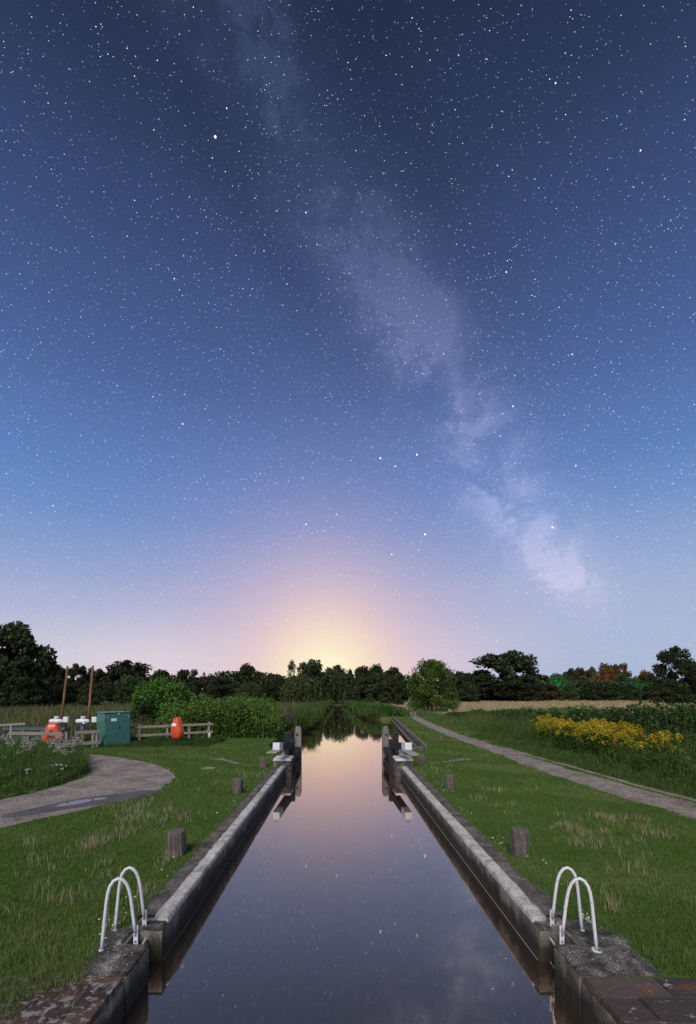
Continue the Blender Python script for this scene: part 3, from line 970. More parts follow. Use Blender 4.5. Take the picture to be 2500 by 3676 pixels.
bollard(*G(404, 1941), .42, .29, 'largest weathered wooden bollard on the left lawn, beside pale seed grass', 1)
bollard(*G(540, 1801), .41, .28, 'weathered wooden bollard halfway along the left side of the lock', 2)
bollard(*G(598, 1743), .38, .28, 'farthest wooden bollard on the left, by the white stone block', 3)
bollard(*G(1179, 1943), .46, .29, 'largest weathered wooden bollard on the right lawn', 4)
bollard(*G(1021, 1790), .40, .27, 'weathered wooden bollard halfway along the right side of the lock', 5)
bollard(*G(957, 1736), .38, .29, 'farthest wooden bollard on the right, by the white stone block', 6)


# ------------------------------------------------------------------ left: fence, cabinet, lifebuoys, sluice gear
def fence_run(t, p0, p1, base, zs, mat):
    """rails between two ground points (local to t)"""
    for z in zs:
        MB().bar((p0[0], p0[1], z[0]), (p1[0], p1[1], z[1]), .045, .13).build('rail', mat, t, .006)


def post(t, x, y, h, mat, w=.11, name='post'):
    o = MB().box(-w / 2, w / 2, -w / 2, w / 2, -.2, h).build(name, mat, t, .008)
    o.location = (x, y, 0)
    return o


f0 = Vector((*G(291, 1689), 0)); f1 = Vector((*G(484, 1681.5), 0))
t = thing('rail_fence', f0, 'grey two rail wooden fence running right from the green cabinet', 'fence')
dv = f1 - f0
for i, k in enumerate((0.0, .12, .44, .70, .945)):
    post(t, dv.x * k, dv.y * k + .09, (1.02, 1.06, 1.04, 1.05, 1.12)[i], M['fence_post'], .13)
mid = dv * .5
for za, zb in (((.90, .98)), ((.42, .53))):
    MB().bar((-.05, 0, za), (mid.x - .01, mid.y, (za + zb) / 2), .045, .14).build('rail', M['fence_wood'], t, .006)
    MB().bar((mid.x + .01, mid.y, (za + zb) / 2 + .01), (dv.x * 1.0, dv.y, zb), .045, .14).build('rail', M['fence_wood'], t, .006)
MB().bar((dv.x * .82, dv.y * .82 + .2, .02), (dv.x * .945, dv.y * .945 + .16, .75), .06, .08).build('brace', M['fence_wood'], t, .006)
MB().box(-.07, .07, -.09, .09, -.05, .48).build('gate_stub', M['dull_white_paint'], t, .01).location = (dv.x * .965, dv.y * .965 - .14, 0)
for k in (.0, .44, .70):
    pass

# short fence between the track and the sluice
g0 = Vector((*G(176, 1700), 0)); g1 = Vector((*G(228, 1697), 0))
t = thing('rail_fence', g0, 'short grey wooden fence between the sluice and the green cabinet', 'fence')
dv = g1 - g0
for z in (.80, .24):
    MB().bar((-.1, 0, z), (dv.x * .99, dv.y, z + .02), .05, .17).build('rail', M['fence_wood'], t, .006)
for k in (.64, .80):
    post(t, dv.x * k, dv.y * k + .09, .86, M['fence_post'], .13)
h0 = Vector((*G(20, 1716), 0)); h1 = Vector((*G(151, 1716), 0))
t = thing('rail_fence', h0, 'single rail wooden fence in front of the orange lifebuoy box on the left', 'fence')
dv = h1 - h0
MB().bar((0, 0, 1.0), (dv.x * .93, dv.y, .97), .05, .15).build('rail', M['fence_wood'], t, .006)
MB().bar((0, 0, .30), (dv.x * .93, dv.y, .30), .05, .15).build('rail', M['fence_wood'], t, .006)
for k in (.32, .985):
    post(t, dv.x * k, dv.y * k + .09, 1.06, M['fence_post'], .12)

# green cabinet
cx0, cy0 = G(268, 1693)
t = thing('equipment_cabinet', (cx0, cy0, 0), 'dark green metal equipment cabinet standing at the end of the fence', 'cabinet', None, R(50))
W_, H_, D_ = 1.36, 1.80, .95
MB().box(-W_ / 2, W_ / 2, 0, D_, -.1, H_ - .06).build('body', M['green_paint'], t, .012)
MB().box(-W_ / 2 - .03, W_ / 2 + .03, -.03, D_ + .03, H_ - .058, H_).build('roof', M['green_paint'], t, .012)
MB().box(-W_ / 2 + .05, -.006, -.022, -.002, .05, H_ - .14).build('door', M['green_paint'], t, .006)
MB().box(.006, W_ / 2 - .05, -.022, -.002, .05, H_ - .14).build('door', M['green_paint'], t, .006)
MB().box(-.37, -.08, -.027, -.024, H_ - .48, H_ - .34).build('notice', M['label_white'], t)
MB().box(.0, .07, -.034, -.031, H_ - .13, H_ - .07).build('badge', M['label_white'], t)
MB().box(.30, .52, -.027, -.024, H_ - .16, H_ - .145).build('badge', M['label_green'], t)
MB().box(.05, .08, -.05, -.024, H_ * .5, H_ * .5 + .16).build('handle', M['black_metal'], t, .004)
for x in (-.55, .56):
    MB().box(x - .015, x + .015, -.027, -.024, H_ - .27, H_ - .23).build('lock_cover', M['label_white'], t)
for z in (.4, 1.3):
    MB().box(-W_ / 2 + .02, -W_ / 2 + .045, -.03, -.003, z, z + .14).build('hinge', M['black_metal'], t)


def lifebuoy_box(x, y, z0, w, h, label, rz, keyhole):
    t = thing('lifebuoy_box', (x, y, z0), label, 'lifebuoy', 'orange lifebuoy housings', rz)
    hw = w / 2
    out = [(-.40, 1.0), (.40, 1.0), (.62, .80), (.86, .58), (1.0, .40), (1.0, .28), (.88, .12), (.62, .0), (-.62, .0), (-.88, .12), (-1.0, .28), (-1.0, .40), (-.86, .58), (-.62, .80)]
    out = [(a * hw, c * h) for a, c in out]
    k = len(out)
    mb = MB()
    for sc2, yy in ((1.0, .16), (1.0, .02), (.93, -.06), (.74, -.13), (.40, -.16)):
        for a, c in out:
            mb.v.append((a * sc2, yy, (c - h * .45) * sc2 + h * .45))
    for i in range(4):
        for j in range(k):
            j2 = (j + 1) % k
            mb.f.append((i * k + j, i * k + j2, (i + 1) * k + j2, (i + 1) * k + j))
    mb.f.append(tuple(4 * k + j for j in range(k)))
    mb.f.append(tuple(range(k))[::-1])
    mb.build('shell', M['orange'], t, .01, True)
    rim = MB()
    for sc2, yy in ((1.03, .19), (1.03, .165)):
        for a, c in out:
            rim.v.append((a * sc2, yy, (c - h * .45) * sc2 + h * .45))
    for j in range(k):
        j2 = (j + 1) % k
        rim.f.append((j, j2, k + j2, k + j))
    rim.f += [tuple(range(k))[::-1], tuple(range(k, 2 * k))]
    rim.build('back_plate', M['orange'], t, .006)
    if keyhole:
        kz = h * .44
        ky = [(-.05, kz + .34), (.05, kz + .34), (.06, kz + .20), (.13, kz + .13), (.17, kz + .0), (.13, kz - .12), (-.13, kz - .12), (-.17, kz), (-.13, kz + .13), (-.06, kz + .20)]
        ky = [(a * w / .85, c) for a, c in ky]
        MB().prism(ky, -.170, -.08).build('recess', M['dark_red'], t, .004)
    else:
        seg = [(-.12, .0), (-.06, .02), (0, .025), (.06, .02), (.12, .0), (.17, .10), (.10, .17), (.0, .19), (-.10, .17), (-.17, .10)]
        MB().prism([(a, c + h * .60) for a, c in seg], -.168, -.10).build('label_plate', M['label_white'], t, .003)
    MB().box(-.05, .05, .195, .29, -z0 - .1, h * .6).build('mount_post', M['fence_post'], t, .006)
    return t


q = G(119, 1709)
lifebuoy_box(q[0], q[1], .22, .92, 1.16, 'orange lifebuoy box with dark keyhole opening behind the left rail', R(12), True)
q = G(400, 1692)
lifebuoy_box(q[0], q[1], .32, .72, 1.16, 'orange lifebuoy box with white label hanging on the fence by the bush', R(-24), False)

# sluice footbridge in blue grey steel
s0 = Vector((-18.2, 25.0, 0))
t = thing('weir_sluice', s0, 'blue grey steel sluice frame with railings behind the left fence', 'sluice')
Lx = 3.2
def sb(name, x0, x1, y0, y1, z0, z1):
    return MB().box(x0, x1, y0, y1, z0, z1).build(name, M['steel_blue'], t, .008)
sb('top_beam', -.2, 3.2, -.05, .10, .78, .92)
sb('deck', -.2, 4.2, .12, 1.0, -.25, -.15)
for x in (.85, 1.9, 2.9):
    sb('column', x, x + .17, -.05, .10, -.9, .775)
for x in (2.05, 2.35, 2.62, 3.2, 3.62):
    sb('guide', x, x + .09, .14, .24, -.6, .96)
for z in (.42, .12, -.15):
    MB().tube([(-1.4, -.08, z), (4.0, -.08, z)], .02, 8).build('hand_rail', M['steel_blue'], t)
for x in (-1.3, -.75, .3):
    MB().tube([(x, -.08, -.6), (x, -.08, 1.1)], .03, 8).build('rail_post', M['dull_white_paint'], t)
MB().bar((-.75, 0, 1.02), (1.05, 0, 1.14), .05, .12).build('cross_rail', M['fence_wood'], t, .006)
for x in (-.3, .05, .4):
    MB().bar((x - .15, -.02, .78), (x - .5, -.02, -.3), .03, .05).build('strut', M['steel_blue'], t)
MB().box(2.2, 2.45, .05, .2, .94, 1.25).build('gear_plate', M['black_metal'], t, .006)
MB().box(2.5, 2.62, .05, .2, .94, 1.25).build('gear_plate', M['label_white'], t, .006)
for z in (.34,):
    sb('gate_panel', 1.98, 2.85, .15, .2, -.8, z)


def actuator(x, y, z, label):
    t = thing('sluice_actuator', (x, y, z), label, 'actuator', 'grey electric sluice actuators', R(8))
    MB().tube([(-.36, 0, .14), (-.30, 0, .14), (.02, 0, .15), (.30, 0, .13), (.36, 0, .13)], [.08, .125, .14, .12, .07], 14).build('motor_body', M['actuator'], t, smooth=True)
    MB().tube([(.0, 0, .0), (.0, 0, .30)], [.12, .11], 12).build('gearbox', M['actuator'], t)
    MB().tube([(.03, 0, .27), (.03, 0, .36), (.03, 0, .42)], [.10, .13, .12], 12).build('stem_cover', M['actuator'], t)
    MB().tube([(.12, -.1, .10), (.12, -.22, .08)], .085, 12).build('terminal_box', M['actuator'], t)
    ring = [(-.34 + .0, -.02 + .16 * math.cos(a), .12 + .16 * math.sin(a)) for a in np.linspace(0, 6.283, 17)]
    MB().tube(ring, .014, 6).build('handwheel', M['black_metal'], t)
    MB().box(-.10, .10, -.10, .10, -.35, .02).build('pedestal', M['steel_blue'], t, .01)
    MB().box(-.06, .04, -.16, -.10, -.02, .08).build('mount_cap', M['black_metal'], t)
    return t


q = 25.1
actuator((128 - 772) / 1040 * q, q, 1.12, 'grey electric actuator directly above the orange lifebuoy box')
actuator((188 - 772) / 1040 * q, q, 1.12, 'grey electric actuator between the two white boxes')


def control_box(px, label):
    q = 25.0
    t = thing('control_box', ((px - 772) / 1040 * q, q, 1.15), label, 'control box', 'white control boxes by the sluice')
    MB().box(-.14, .14, -.09, .09, .05, .36).build('housing', M['box_white'], t, .025)
    MB().tube([(0, 0, -.9), (0, 0, .06)], .03, 8).build('stand', M['black_metal'], t)
    MB().box(-.11, .11, -.10, -.092, .08, .33).build('lid', M['box_white'], t, .004)
    return t


control_box(150.5, 'small white control box right of the lifebuoy box')
control_box(215.5, 'small white control box next to the green cabinet')


def pole(px0, py0, px1, py1, Y, label):
    a = Vector(((px0 - 772) / 1040 * Y, Y, -.3)); c = Vector(((px1 - 772) / 1040 * Y, Y, EYE + (1578 - py1) * Y / 1040))
    d_ = c - a
    mb = MB().tube([(0, 0, 0), tuple(d_ * .5), tuple(d_)], [.085, .078, .07], 10)
    o = mb.build('timber_pole', M['pole_wood'], None, 0, True)
    o.location = a
    return tag(o, label, 'pole', 'leaning brown poles behind the sluice')


pole(135, 1660, 153.5, 1512, 31, 'leaning brown wooden pole behind the left actuator')
pole(197, 1660, 211, 1511, 31, 'leaning brown wooden pole behind the right actuator, nearer the cabinet')


# ------------------------------------------------------------------ foliage builders
def leaves(cent, size, aspect=.5, up=0.0, g=rng):
    """one rhombus per centre; up>0 makes the long axis hang or stand"""
    n = len(cent)
    a = g.normal(0, 1, (n, 3)); a[:, 2] = a[:, 2] * (1 - up) + np.sign(a[:, 2] + 1e-6) * up * 2.0
    a /= np.linalg.norm(a, axis=1)[:, None]
    r_ = g.normal(0, 1, (n, 3))
    c_ = np.cross(a, r_); c_ /= np.linalg.norm(c_, axis=1)[:, None] + 1e-9
    s = (size * g.uniform(.6, 1.35, n))[:, None] if np.isscalar(size) else (size * g.uniform(.7, 1.3, n))[:, None]
    a = a * s * .5; c_ = c_ * s * .5 * aspect
    cent = np.asarray(cent)
    return np.stack([cent - a, cent + c_ - a * .1, cent + a, cent - c_ - a * .1], 1).reshape(-1, 3)


def blades(px, py, h, w, lean=.35, z0=0.0, g=rng, bend=True):
    """grass blades: two tapering quads each"""
    n = len(px)
    th = g.uniform(0, 2 * np.pi, n); la = g.uniform(0, 2 * np.pi, n); ll = np.abs(g.normal(0, lean, n)) * h
    z0 = np.broadcast_to(np.asarray(z0, float), (n,))
    wx, wy = np.cos(th) * w / 2, np.sin(th) * w / 2
    lx, ly = np.cos(la) * ll, np.sin(la) * ll
    P0 = np.stack([px, py, z0], 1)
    P1 = np.stack([px + lx * .3, py + ly * .3, z0 + h * .58], 1)
    P2 = np.stack([px + lx, py + ly, z0 + h], 1)
    S = np.stack([wx, wy, np.zeros(n)], 1)
    q1 = np.stack([P0 - S, P0 + S, P1 + S * .8, P1 - S * .8], 1)
    q2 = np.stack([P1 - S * .8, P1 + S * .8, P2 + S * .12, P2 - S * .12], 1)
    return np.concatenate([q1, q2], 1).reshape(-1, 3)


def blade1(px, py, h, w, lean=.5, g=rng):
    """cheap lawn blade: one triangle"""
    n = len(px)
    th = g.uniform(0, 2 * np.pi, n); la = g.uniform(0, 2 * np.pi, n); ll = np.abs(g.normal(0, lean, n)) * h
    z = np.zeros(n)
    P0 = np.stack([px, py, z - .003], 1)
    S = np.stack([np.cos(th) * w / 2, np.sin(th) * w / 2, z], 1)
    T = np.stack([px + np.cos(la) * ll, py + np.sin(la) * ll, h], 1)
    return np.stack([P0 - S, P0 + S, T], 1).reshape(-1, 3)


def tow_x(y):
    return np.interp(y, [a[1] for a in TOW], [a[0] for a in TOW])


def lawn_ok(x, y):
    l = LEFT - .36 - .07 * vnoise(x, y, .5, 3); r = RIGHT + .36 + .09 * vnoise(x, y, .5, 4)
    ok = (x < l) | (x > r)
    # platforms and brick edgings
    wl = np.interp(y, [3.5, 4.10, 4.32, 4.5, 4.75, 5.0, 5.3, 5.6], [.80, .62, .12, .26, .46, .50, .44, .38]) + .10 * vnoise(x, y, .15, 5) - .03
    wr = np.interp(y, [3.5, 4.25, 4.42, 4.8, 5.1, 5.35, 5.6], [2.2, 1.6, .80, .76, .72, .55, .42]) + .10 * vnoise(x, y, .15, 6) - .03
    nl = (y < 5.6) & (x < 0); nr = (y < 5.6) & (x > 0)
    ok &= ~(nl & (x > LEFT - wl)) & ~(nr & (x < RIGHT + wr))
    ok &= ~inside(x, y, TRACK)
    tw = tow_x(y)
    ok &= ~(np.abs(x - tw) < .58 + .12 * vnoise(x, y, .4, 7))
    t2 = np.interp(y, [a[1] for a in TOW2], [a[0] for a in TOW2])
    ok &= ~((np.abs(x - t2) < .13) & (y < 25))
    # canal and quay beyond the gates
    ok &= ~((y > 17) & (x > -2.62) & (x < 2.9)) & ~((y > 22.1) & (x > interp(Ly, y) - .05) & (x < interp(Ry, y) + .22))
    return ok


# lawn, denser close by
vs, ts = [], []
for (y0, y1, dens, hh, ww) in ((3.5, 6, 5600, .040, .007), (6, 9, 3200, .042, .009), (9, 13, 1500, .046, .013), (13, 19, 640, .06, .02), (19, 30, 260, .07, .034), (30, 58, 60, .10, .07)):
    for side in (-1, 1):
        xm = .80 * y1 + 2.0
        x_far = {-1: xm, 1: min(xm, 10.2)}[side]
        n = int((x_far - 2) * (y1 - y0) * dens)
        x = side * rng.uniform(2.1, x_far, n); y = rng.uniform(y0, y1, n)
        k = lawn_ok(x, y) & (np.abs(x) < .80 * y + 2.2)
        if side < 0:
            k &= ~((y > 25.5))
        x, y = x[k], y[k]
        patch = vnoise(x, y, 1.3, 11) * .6 + vnoise(x, y, .35, 12) * .4
        lush = np.where((y < 5.5), 1.55, 1.0)
        h = hh * rng.uniform(.45, 1.25, len(x)) * (.6 + .9 * patch) * lush
        vs.append(blade1(x, y, h, ww * rng.uniform(.6, 1.3, len(x)) * np.ones(len(x))))
        dry = np.clip((vnoise(x, y, 2.6, 13) - .60) * 3, 0, 1) * .45
        ts.append(np.clip(rng.normal(.40, .17, len(x)) + (patch - .5) * .7 + dry, 0, 1))
o = poly_mesh('lawn_grass', np.concatenate(vs), 3, M['grass'], None, np.concatenate(ts))
tag(o, 'short mown green grass on both lawns beside the lock', 'grass', kind='stuff')

# weedy longer tufts at the lawn edges and in corners
def tufts(spots, per, spread, h, w, mat, name, label, lean=.4, cat='grass', tmean=.5, ok=None):
    xs, ys, hs = [], [], []
    for (x, y, s) in spots:
        k = max(3, int(per * s))
        xs.append(rng.normal(x, spread * s, k)); ys.append(rng.normal(y, spread * s, k)); hs.append(h * rng.uniform(.5, 1.2, k) * s ** .3)
    x, y, hh = np.concatenate(xs), np.concatenate(ys), np.concatenate(hs)
    if ok is not None:
        kk = ok(x, y); x, y, hh = x[kk], y[kk], hh[kk]
    v = blades(x, y, hh, w * rng.uniform(.6, 1.3, len(x)), lean)
    o = poly_mesh(name, v, 4, mat, None, np.repeat(np.clip(rng.normal(tmean, .2, len(x)), 0, 1), 2))
    return tag(o, label, cat, kind='stuff')


sp_ = []
for k in range(190):
    y = rng.uniform(4.0, 9); s = rng.choice([-1, 1])
    x = s * rng.uniform(2.6, .8 * y)
    if lawn_ok(np.array([x]), np.array([y]))[0]:
        sp_.append((x, y, rng.uniform(.5, 1.4)))
for k in range(120):       # fringe along track, path and strips
    y = rng.uniform(5.4, 17); s = rng.choice([-1, 1])
    sp_.append(((LEFT - .42) if s < 0 else (RIGHT + .44), y, rng.uniform(.3, .8)))
for i in range(0, len(TRACK), 1):
    sp_.append((TRACK[i][0], TRACK[i][1], .5))
tufts(sp_, 16, .055, .11, .007, M['grass'], 'longer_grass', 'longer unmown tufts of green grass in the lawns', .6, ok=lawn_ok)

# pale dry seed stalks in the lawn
spots = []
def cl_(px, py, sx_, sy_, n):
    for _ in range(max(2, int(n * .85))):
        a_ = G(px + rng.normal(0, sx_), py + rng.normal(0, sy_))
        spots.append((a_[0], a_[1], rng.uniform(.6, 1.2)))
for c_ in ((290, 1838, 38, 12, 26), (212, 1925, 22, 10, 17), (335, 1862, 30, 10, 16), (90, 1975, 30, 35, 14), (235, 2000, 22, 22, 9), (425, 1850, 14, 8, 8), (300, 1880, 50, 20, 10), (70, 1905, 18, 10, 4),
           (1340, 1893, 32, 14, 17), (1378, 1862, 30, 7, 12), (1275, 1880, 20, 8, 8), (1315, 1922, 22, 6, 8), (1450, 1960, 40, 40, 14), (1000, 1747, 30, 4, 8), (1135, 1795, 40, 3, 8), (1180, 1830, 60, 14, 8), (1480, 1880, 30, 20, 8),
           (150, 2060, 50, 20, 9), (500, 1790, 20, 8, 5), (560, 1762, 30, 6, 7), (640, 1752, 16, 6, 3), (1400, 2060, 50, 30, 8), (330, 2060, 20, 30, 9), (390, 1950, 25, 12, 7), (250, 2110, 8, 10, 3)):
    cl_(*c_)
xs, ys, hs = [], [], []
for x, y, s in spots:
    k = int(4 + 7 * s)
    xs.append(rng.normal(x, .05 + .004 * y, k)); ys.append(rng.normal(y, .06 + .004 * y, k)); hs.append(rng.uniform(.08, .21, k))
x, y, h = np.concatenate(xs), np.concatenate(ys), np.concatenate(hs)
k = lawn_ok(x, y); x, y, h = x[k], y[k], h[k]
sw = np.clip(.0022 + .00035 * y, .002, .010)
v1 = blades(x, y, h, sw, .35)
v2 = blades(x, y, h * rng.uniform(.5, .9, len(x)), sw, .7)
o = poly_mesh('dry_seed_grass', np.concatenate([v1, v2]), 4, M['straw'], None, np.repeat(rng.uniform(0, 1, len(x) * 2), 2))
tag(o, 'clumps of pale dry seeding grass stalks standing in the lawns', 'dry grass', kind='stuff')

# loose stones on the track and path
n = 5200
x = np.concatenate([rng.uniform(-16, -5, n), rng.uniform(7, 9.6, n // 2), LEFT - .18 - rng.uniform(0, .24, 500), RIGHT + .19 + rng.uniform(0, .26, 500)])
y = np.concatenate([rng.uniform(9, 22, n), rng.uniform(9, 24, n // 2), rng.uniform(5.4, 14, 1000)])
k = inside(x, y, TRACK) | ((x > 5) & (np.abs(x - tow_x(y)) < .6)) | (np.abs(x) < 3.2)
x, y = x[k], y[k]
r_ = rng.uniform(.008, .026, len(x)); th = rng.uniform(0, 6.28, len(x))
c0 = np.stack([x, y, np.full(len(x), .008)], 1)
e1 = np.stack([np.cos(th) * r_, np.sin(th) * r_, 0 * r_], 1); e2 = np.stack([-np.sin(th) * r_, np.cos(th) * r_, 0 * r_], 1) * .7; up = np.stack([0 * r_, 0 * r_, r_ * .7], 1)
sq = [c0 - e1, c0 + e2, c0 + e1, c0 - e2]
tri = np.concatenate([np.stack([sq[i], sq[(i + 3) % 4], c0 + up], 1) for i in range(4)])
o = poly_mesh('loose_stones', tri.reshape(-1, 3), 3, M['strip'])
tag(o, 'small loose stones scattered over the track, path and strips', 'stones', kind='stuff')

# clover and daisies along the strips
n = 420
y = rng.uniform(5, 16, n); s = np.where(rng.random(n) < .5, -1, 1)
x = np.where(s < 0, LEFT - .45 - np.abs(rng.normal(0, .22, n)), RIGHT + .46 + np.abs(rng.normal(0, .25, n)))
k = vnoise(x, y, .8, 21) > .52
cen = np.stack([x[k], y[k], rng.uniform(.04, .10, k.sum())], 1)
extra = []
for px, py in ((1330, 2085), (1340, 2092), (1322, 2080), (1345, 2098), (242, 2100), (235, 2125)):
    a_ = G(px, py + 22)
    for _ in range(9):
        extra.append((a_[0] + rng.normal(0, .03), a_[1] + rng.normal(0, .03), .12 + rng.normal(0, .03)))
cen = np.concatenate([cen, np.array(extra)])
o = poly_mesh('white_flowers', leaves(cen, .028, .8), 4, M['white_flower'], None, rng.uniform(0, 1, len(cen)))
tag(o, 'tiny white clover and daisy heads scattered along the lock edge', 'flowers', kind='stuff')

# specks floating on the lock water
n = 46
y = rng.uniform(4.2, 15, n); x = rng.uniform(-1.9, 2.1, n)
cen = np.stack([x, y, np.full(n, WATER + .004)], 1)
th = rng.uniform(0, 6.28, n); r_ = rng.uniform(.006, .016, n)
a_ = np.stack([np.cos(th) * r_, np.sin(th) * r_, np.zeros(n)], 1); c_ = np.stack([-np.sin(th) * r_, np.cos(th) * r_, np.zeros(n)], 1) * .6
o = poly_mesh('floating_specks', np.stack([cen - a_, cen + c_, cen + a_, cen - c_], 1).reshape(-1, 3), 4, M['speck'])
tag(o, 'small pale specks of debris floating on the lock water', 'debris', kind='stuff')


# ------------------------------------------------------------------ weeds, reeds and hedges
def leafmass(name, label, cat, sampler, n, hfun, size, mat, tmean=.5, kind='stuff', aspect=.55, top_bias=.6, lean=.0):
    x, y = sampler(n)
    H = hfun(x, y)
    z = H * (rng.random(len(x)) ** top_bias)
    k = H > .05
    cen = np.stack([x, y, z], 1)[k]
    o = poly_mesh(name, leaves(cen, size, aspect, lean), 4, mat, None, np.clip(rng.normal(tmean, .25, len(cen)), 0, 1))
    return tag(o, label, cat, kind=kind)


def rect(x0, x1, y0, y1):
    return lambda n: (rng.uniform(x0, x1, n), rng.uniform(y0, y1, n))


def blademass(name, label, cat, sampler, n, hfun, w, mat, tmean=.5, lean=.25):
    x, y = sampler(n)
    H = hfun(x, y) * rng.uniform(.55, 1.1, len(x))
    k = H > .05
    x, y, H = x[k], y[k], H[k]
    w = np.broadcast_to(np.asarray(w(y) if callable(w) else w, float), x.shape)
    o = poly_mesh(name, blades(x, y, H, w * rng.uniform(.6, 1.3, len(x)), lean), 4, mat, None, np.repeat(np.clip(rng.normal(tmean, .22, len(x)), 0, 1), 2))
    return tag(o, label, cat, kind='stuff')


# right: verge grass beside the towpath, weed bed, bramble bank
blademass('verge_grass', 'longer green verge grass between the towpath and the weed bed', 'grass', lambda n: (rng.uniform(8.5, 10.4, n), rng.uniform(8, 30, n)), 26000,
          lambda x, y: np.where(np.abs(x - np.interp(y, [a[1] for a in TOW2], [a[0] for a in TOW2])) < .16, 0, 1) * np.clip((x - tow_x(y) - .55) * .34, 0.05, .42) * (.5 + .8 * vnoise(x, y, .8, 31)), .016, M['tall_grass'], .28, .45)
blademass('verge_grass', 'rough green grass along the far part of the towpath', 'grass', lambda n: (rng.uniform(8.3, 13, n), rng.uniform(26, 70, n)), 9000,
          lambda x, y: np.clip((x - tow_x(y) - .6) * .30, 0, .6) * (.5 + .9 * vnoise(x, y, 1.4, 32)), .04, M['tall_grass'], .45, .4)
bedh = lambda x, y: np.clip((x - 9.55) * 1.9, 0, 1.25) * (.65 + .6 * vnoise(x, y, 1.1, 33))
leafmass('weed_bed', 'dense dark green weeds at the foot of the yellow goldenrod', 'weeds', lambda n: (rng.uniform(9.5, 12.5, n), rng.uniform(11, 32, n)), 30000, bedh, .075, M['weed'], .42, top_bias=.75)
blademass('weed_stalks', 'upright grass and weed stalks among the goldenrod', 'weeds', lambda n: (rng.uniform(9.4, 12.5, n), rng.uniform(11, 40, n)), 9000, lambda x, y: bedh(x, y) * 1.15, .014, M['tall_grass'], .45, .25)
brh = lambda x, y: np.clip((x - 11.6) * 2.2, 0, 1) * np.interp(y, [12, 18, 25, 40, 52], [2.25, 2.1, 1.75, 1.25, .7]) * (.78 + .42 * vnoise(x, y, 1.6, 34))
leafmass('bramble_bank', 'dark green bramble bank rising behind the goldenrod', 'brambles', lambda n: (rng.uniform(11.6, 15.5, n), rng.uniform(12, 52, n)), 85000, brh, .15, M['bramble'], .45, top_bias=.6)
leafmass('nettle_patch', 'lighter green leafy weeds on the crest of the bramble bank', 'weeds', lambda n: (rng.uniform(12.0, 15.0, n), rng.uniform(22, 46, n)), 5000, lambda x, y: brh(x, y) * 1.07 * (vnoise(x, y, 2.4, 35) > .5), .13, M['nettle'], .5, top_bias=.12)
blademass('seeding_docks', 'pale seeding stalks standing in the bramble bank', 'weeds', lambda n: (rng.uniform(11.2, 14.0, n), rng.uniform(12, 24, n)), 160, lambda x, y: brh(x, y) * .98 + .1, .016, M['straw'], .3, .12)

# goldenrod plants
def goldenrod_mesh(seed):
    g = np.random.default_rng(seed)
    st, pl, lf = [], [], []
    for s in range(9):
        bx_, by_ = g.normal(0, .16, 2); H = g.uniform(1.12, 1.76)
        lx_, ly_ = g.normal(0, .10, 2)
        st.append(blades(np.array([bx_]), np.array([by_]), np.array([H * .95]), np.array([.016]), 0.02, 0.0, g))
        m_ = 60
        tt = g.uniform(.25, .9, m_)
        lf.append(leaves(np.stack([bx_ + g.normal(0, .07, m_), by_ + g.normal(0, .07, m_), H * tt], 1), .12, .25, 0, g))
        for br in range(7 if g.random() < .72 else 1):       # arching plumes
            a = g.uniform(0, 6.28); ln = g.uniform(.10, .26); q = 16
            u = np.linspace(0, 1, q)
            px_ = bx_ + lx_ * .3 + np.cos(a) * ln * u; py_ = by_ + ly_ * .3 + np.sin(a) * ln * u
            pz_ = H * (.86 + .13 * br / 7) + .10 * u - .16 * u ** 2 + g.normal(0, .008, q)
            pl.append(leaves(np.stack([px_, py_, pz_], 1) + g.normal(0, .012, (q, 3)), .058, .7, 0, g))
    return np.concatenate(st + lf), np.concatenate(pl)


gm = []
for i in range(4):
    a_, c_ = goldenrod_mesh(60 + i)
    gm.append((a_, c_))
spots = []
while len(spots) < 76:
    x, y = rng.uniform(10.0, 11.9), rng.uniform(14.6, 26.5)
    d_ = float(vnoise(np.array([x]), np.array([y]), 1.8, 41)[0])
    core = 1.0 if 17.0 < y < 21.5 else .2
    if rng.random() < core * (d_ * .8 + .3):
        spots.append((x, y))
protos = []
for i, (x, y) in enumerate(spots):
    if i < 4:
        r_ = thing('goldenrod_plant', (x, y, 0), 'goldenrod plant with arching yellow plumes in the bed beside the towpath', 'goldenrod', 'goldenrod plants in the right hand weed bed')
        a_, c_ = gm[i]
        poly_mesh('stems', a_, 4, M['weed'], r_, rng.uniform(0, 1, len(a_) // 4))
        poly_mesh('plumes', c_, 4, M['gold'], r_, rng.uniform(0, 1, len(c_) // 4))['kind'] = 'stuff'
        protos.append(r_)
    else:
        r_ = copy_thing(protos[i % 4])
        r_.location = (x, y, 0)
    r_.rotation_euler = (0, 0, rng.uniform(0, 6.28))
    s = rng.uniform(.74, .98)
    r_.scale = (s, s, s)

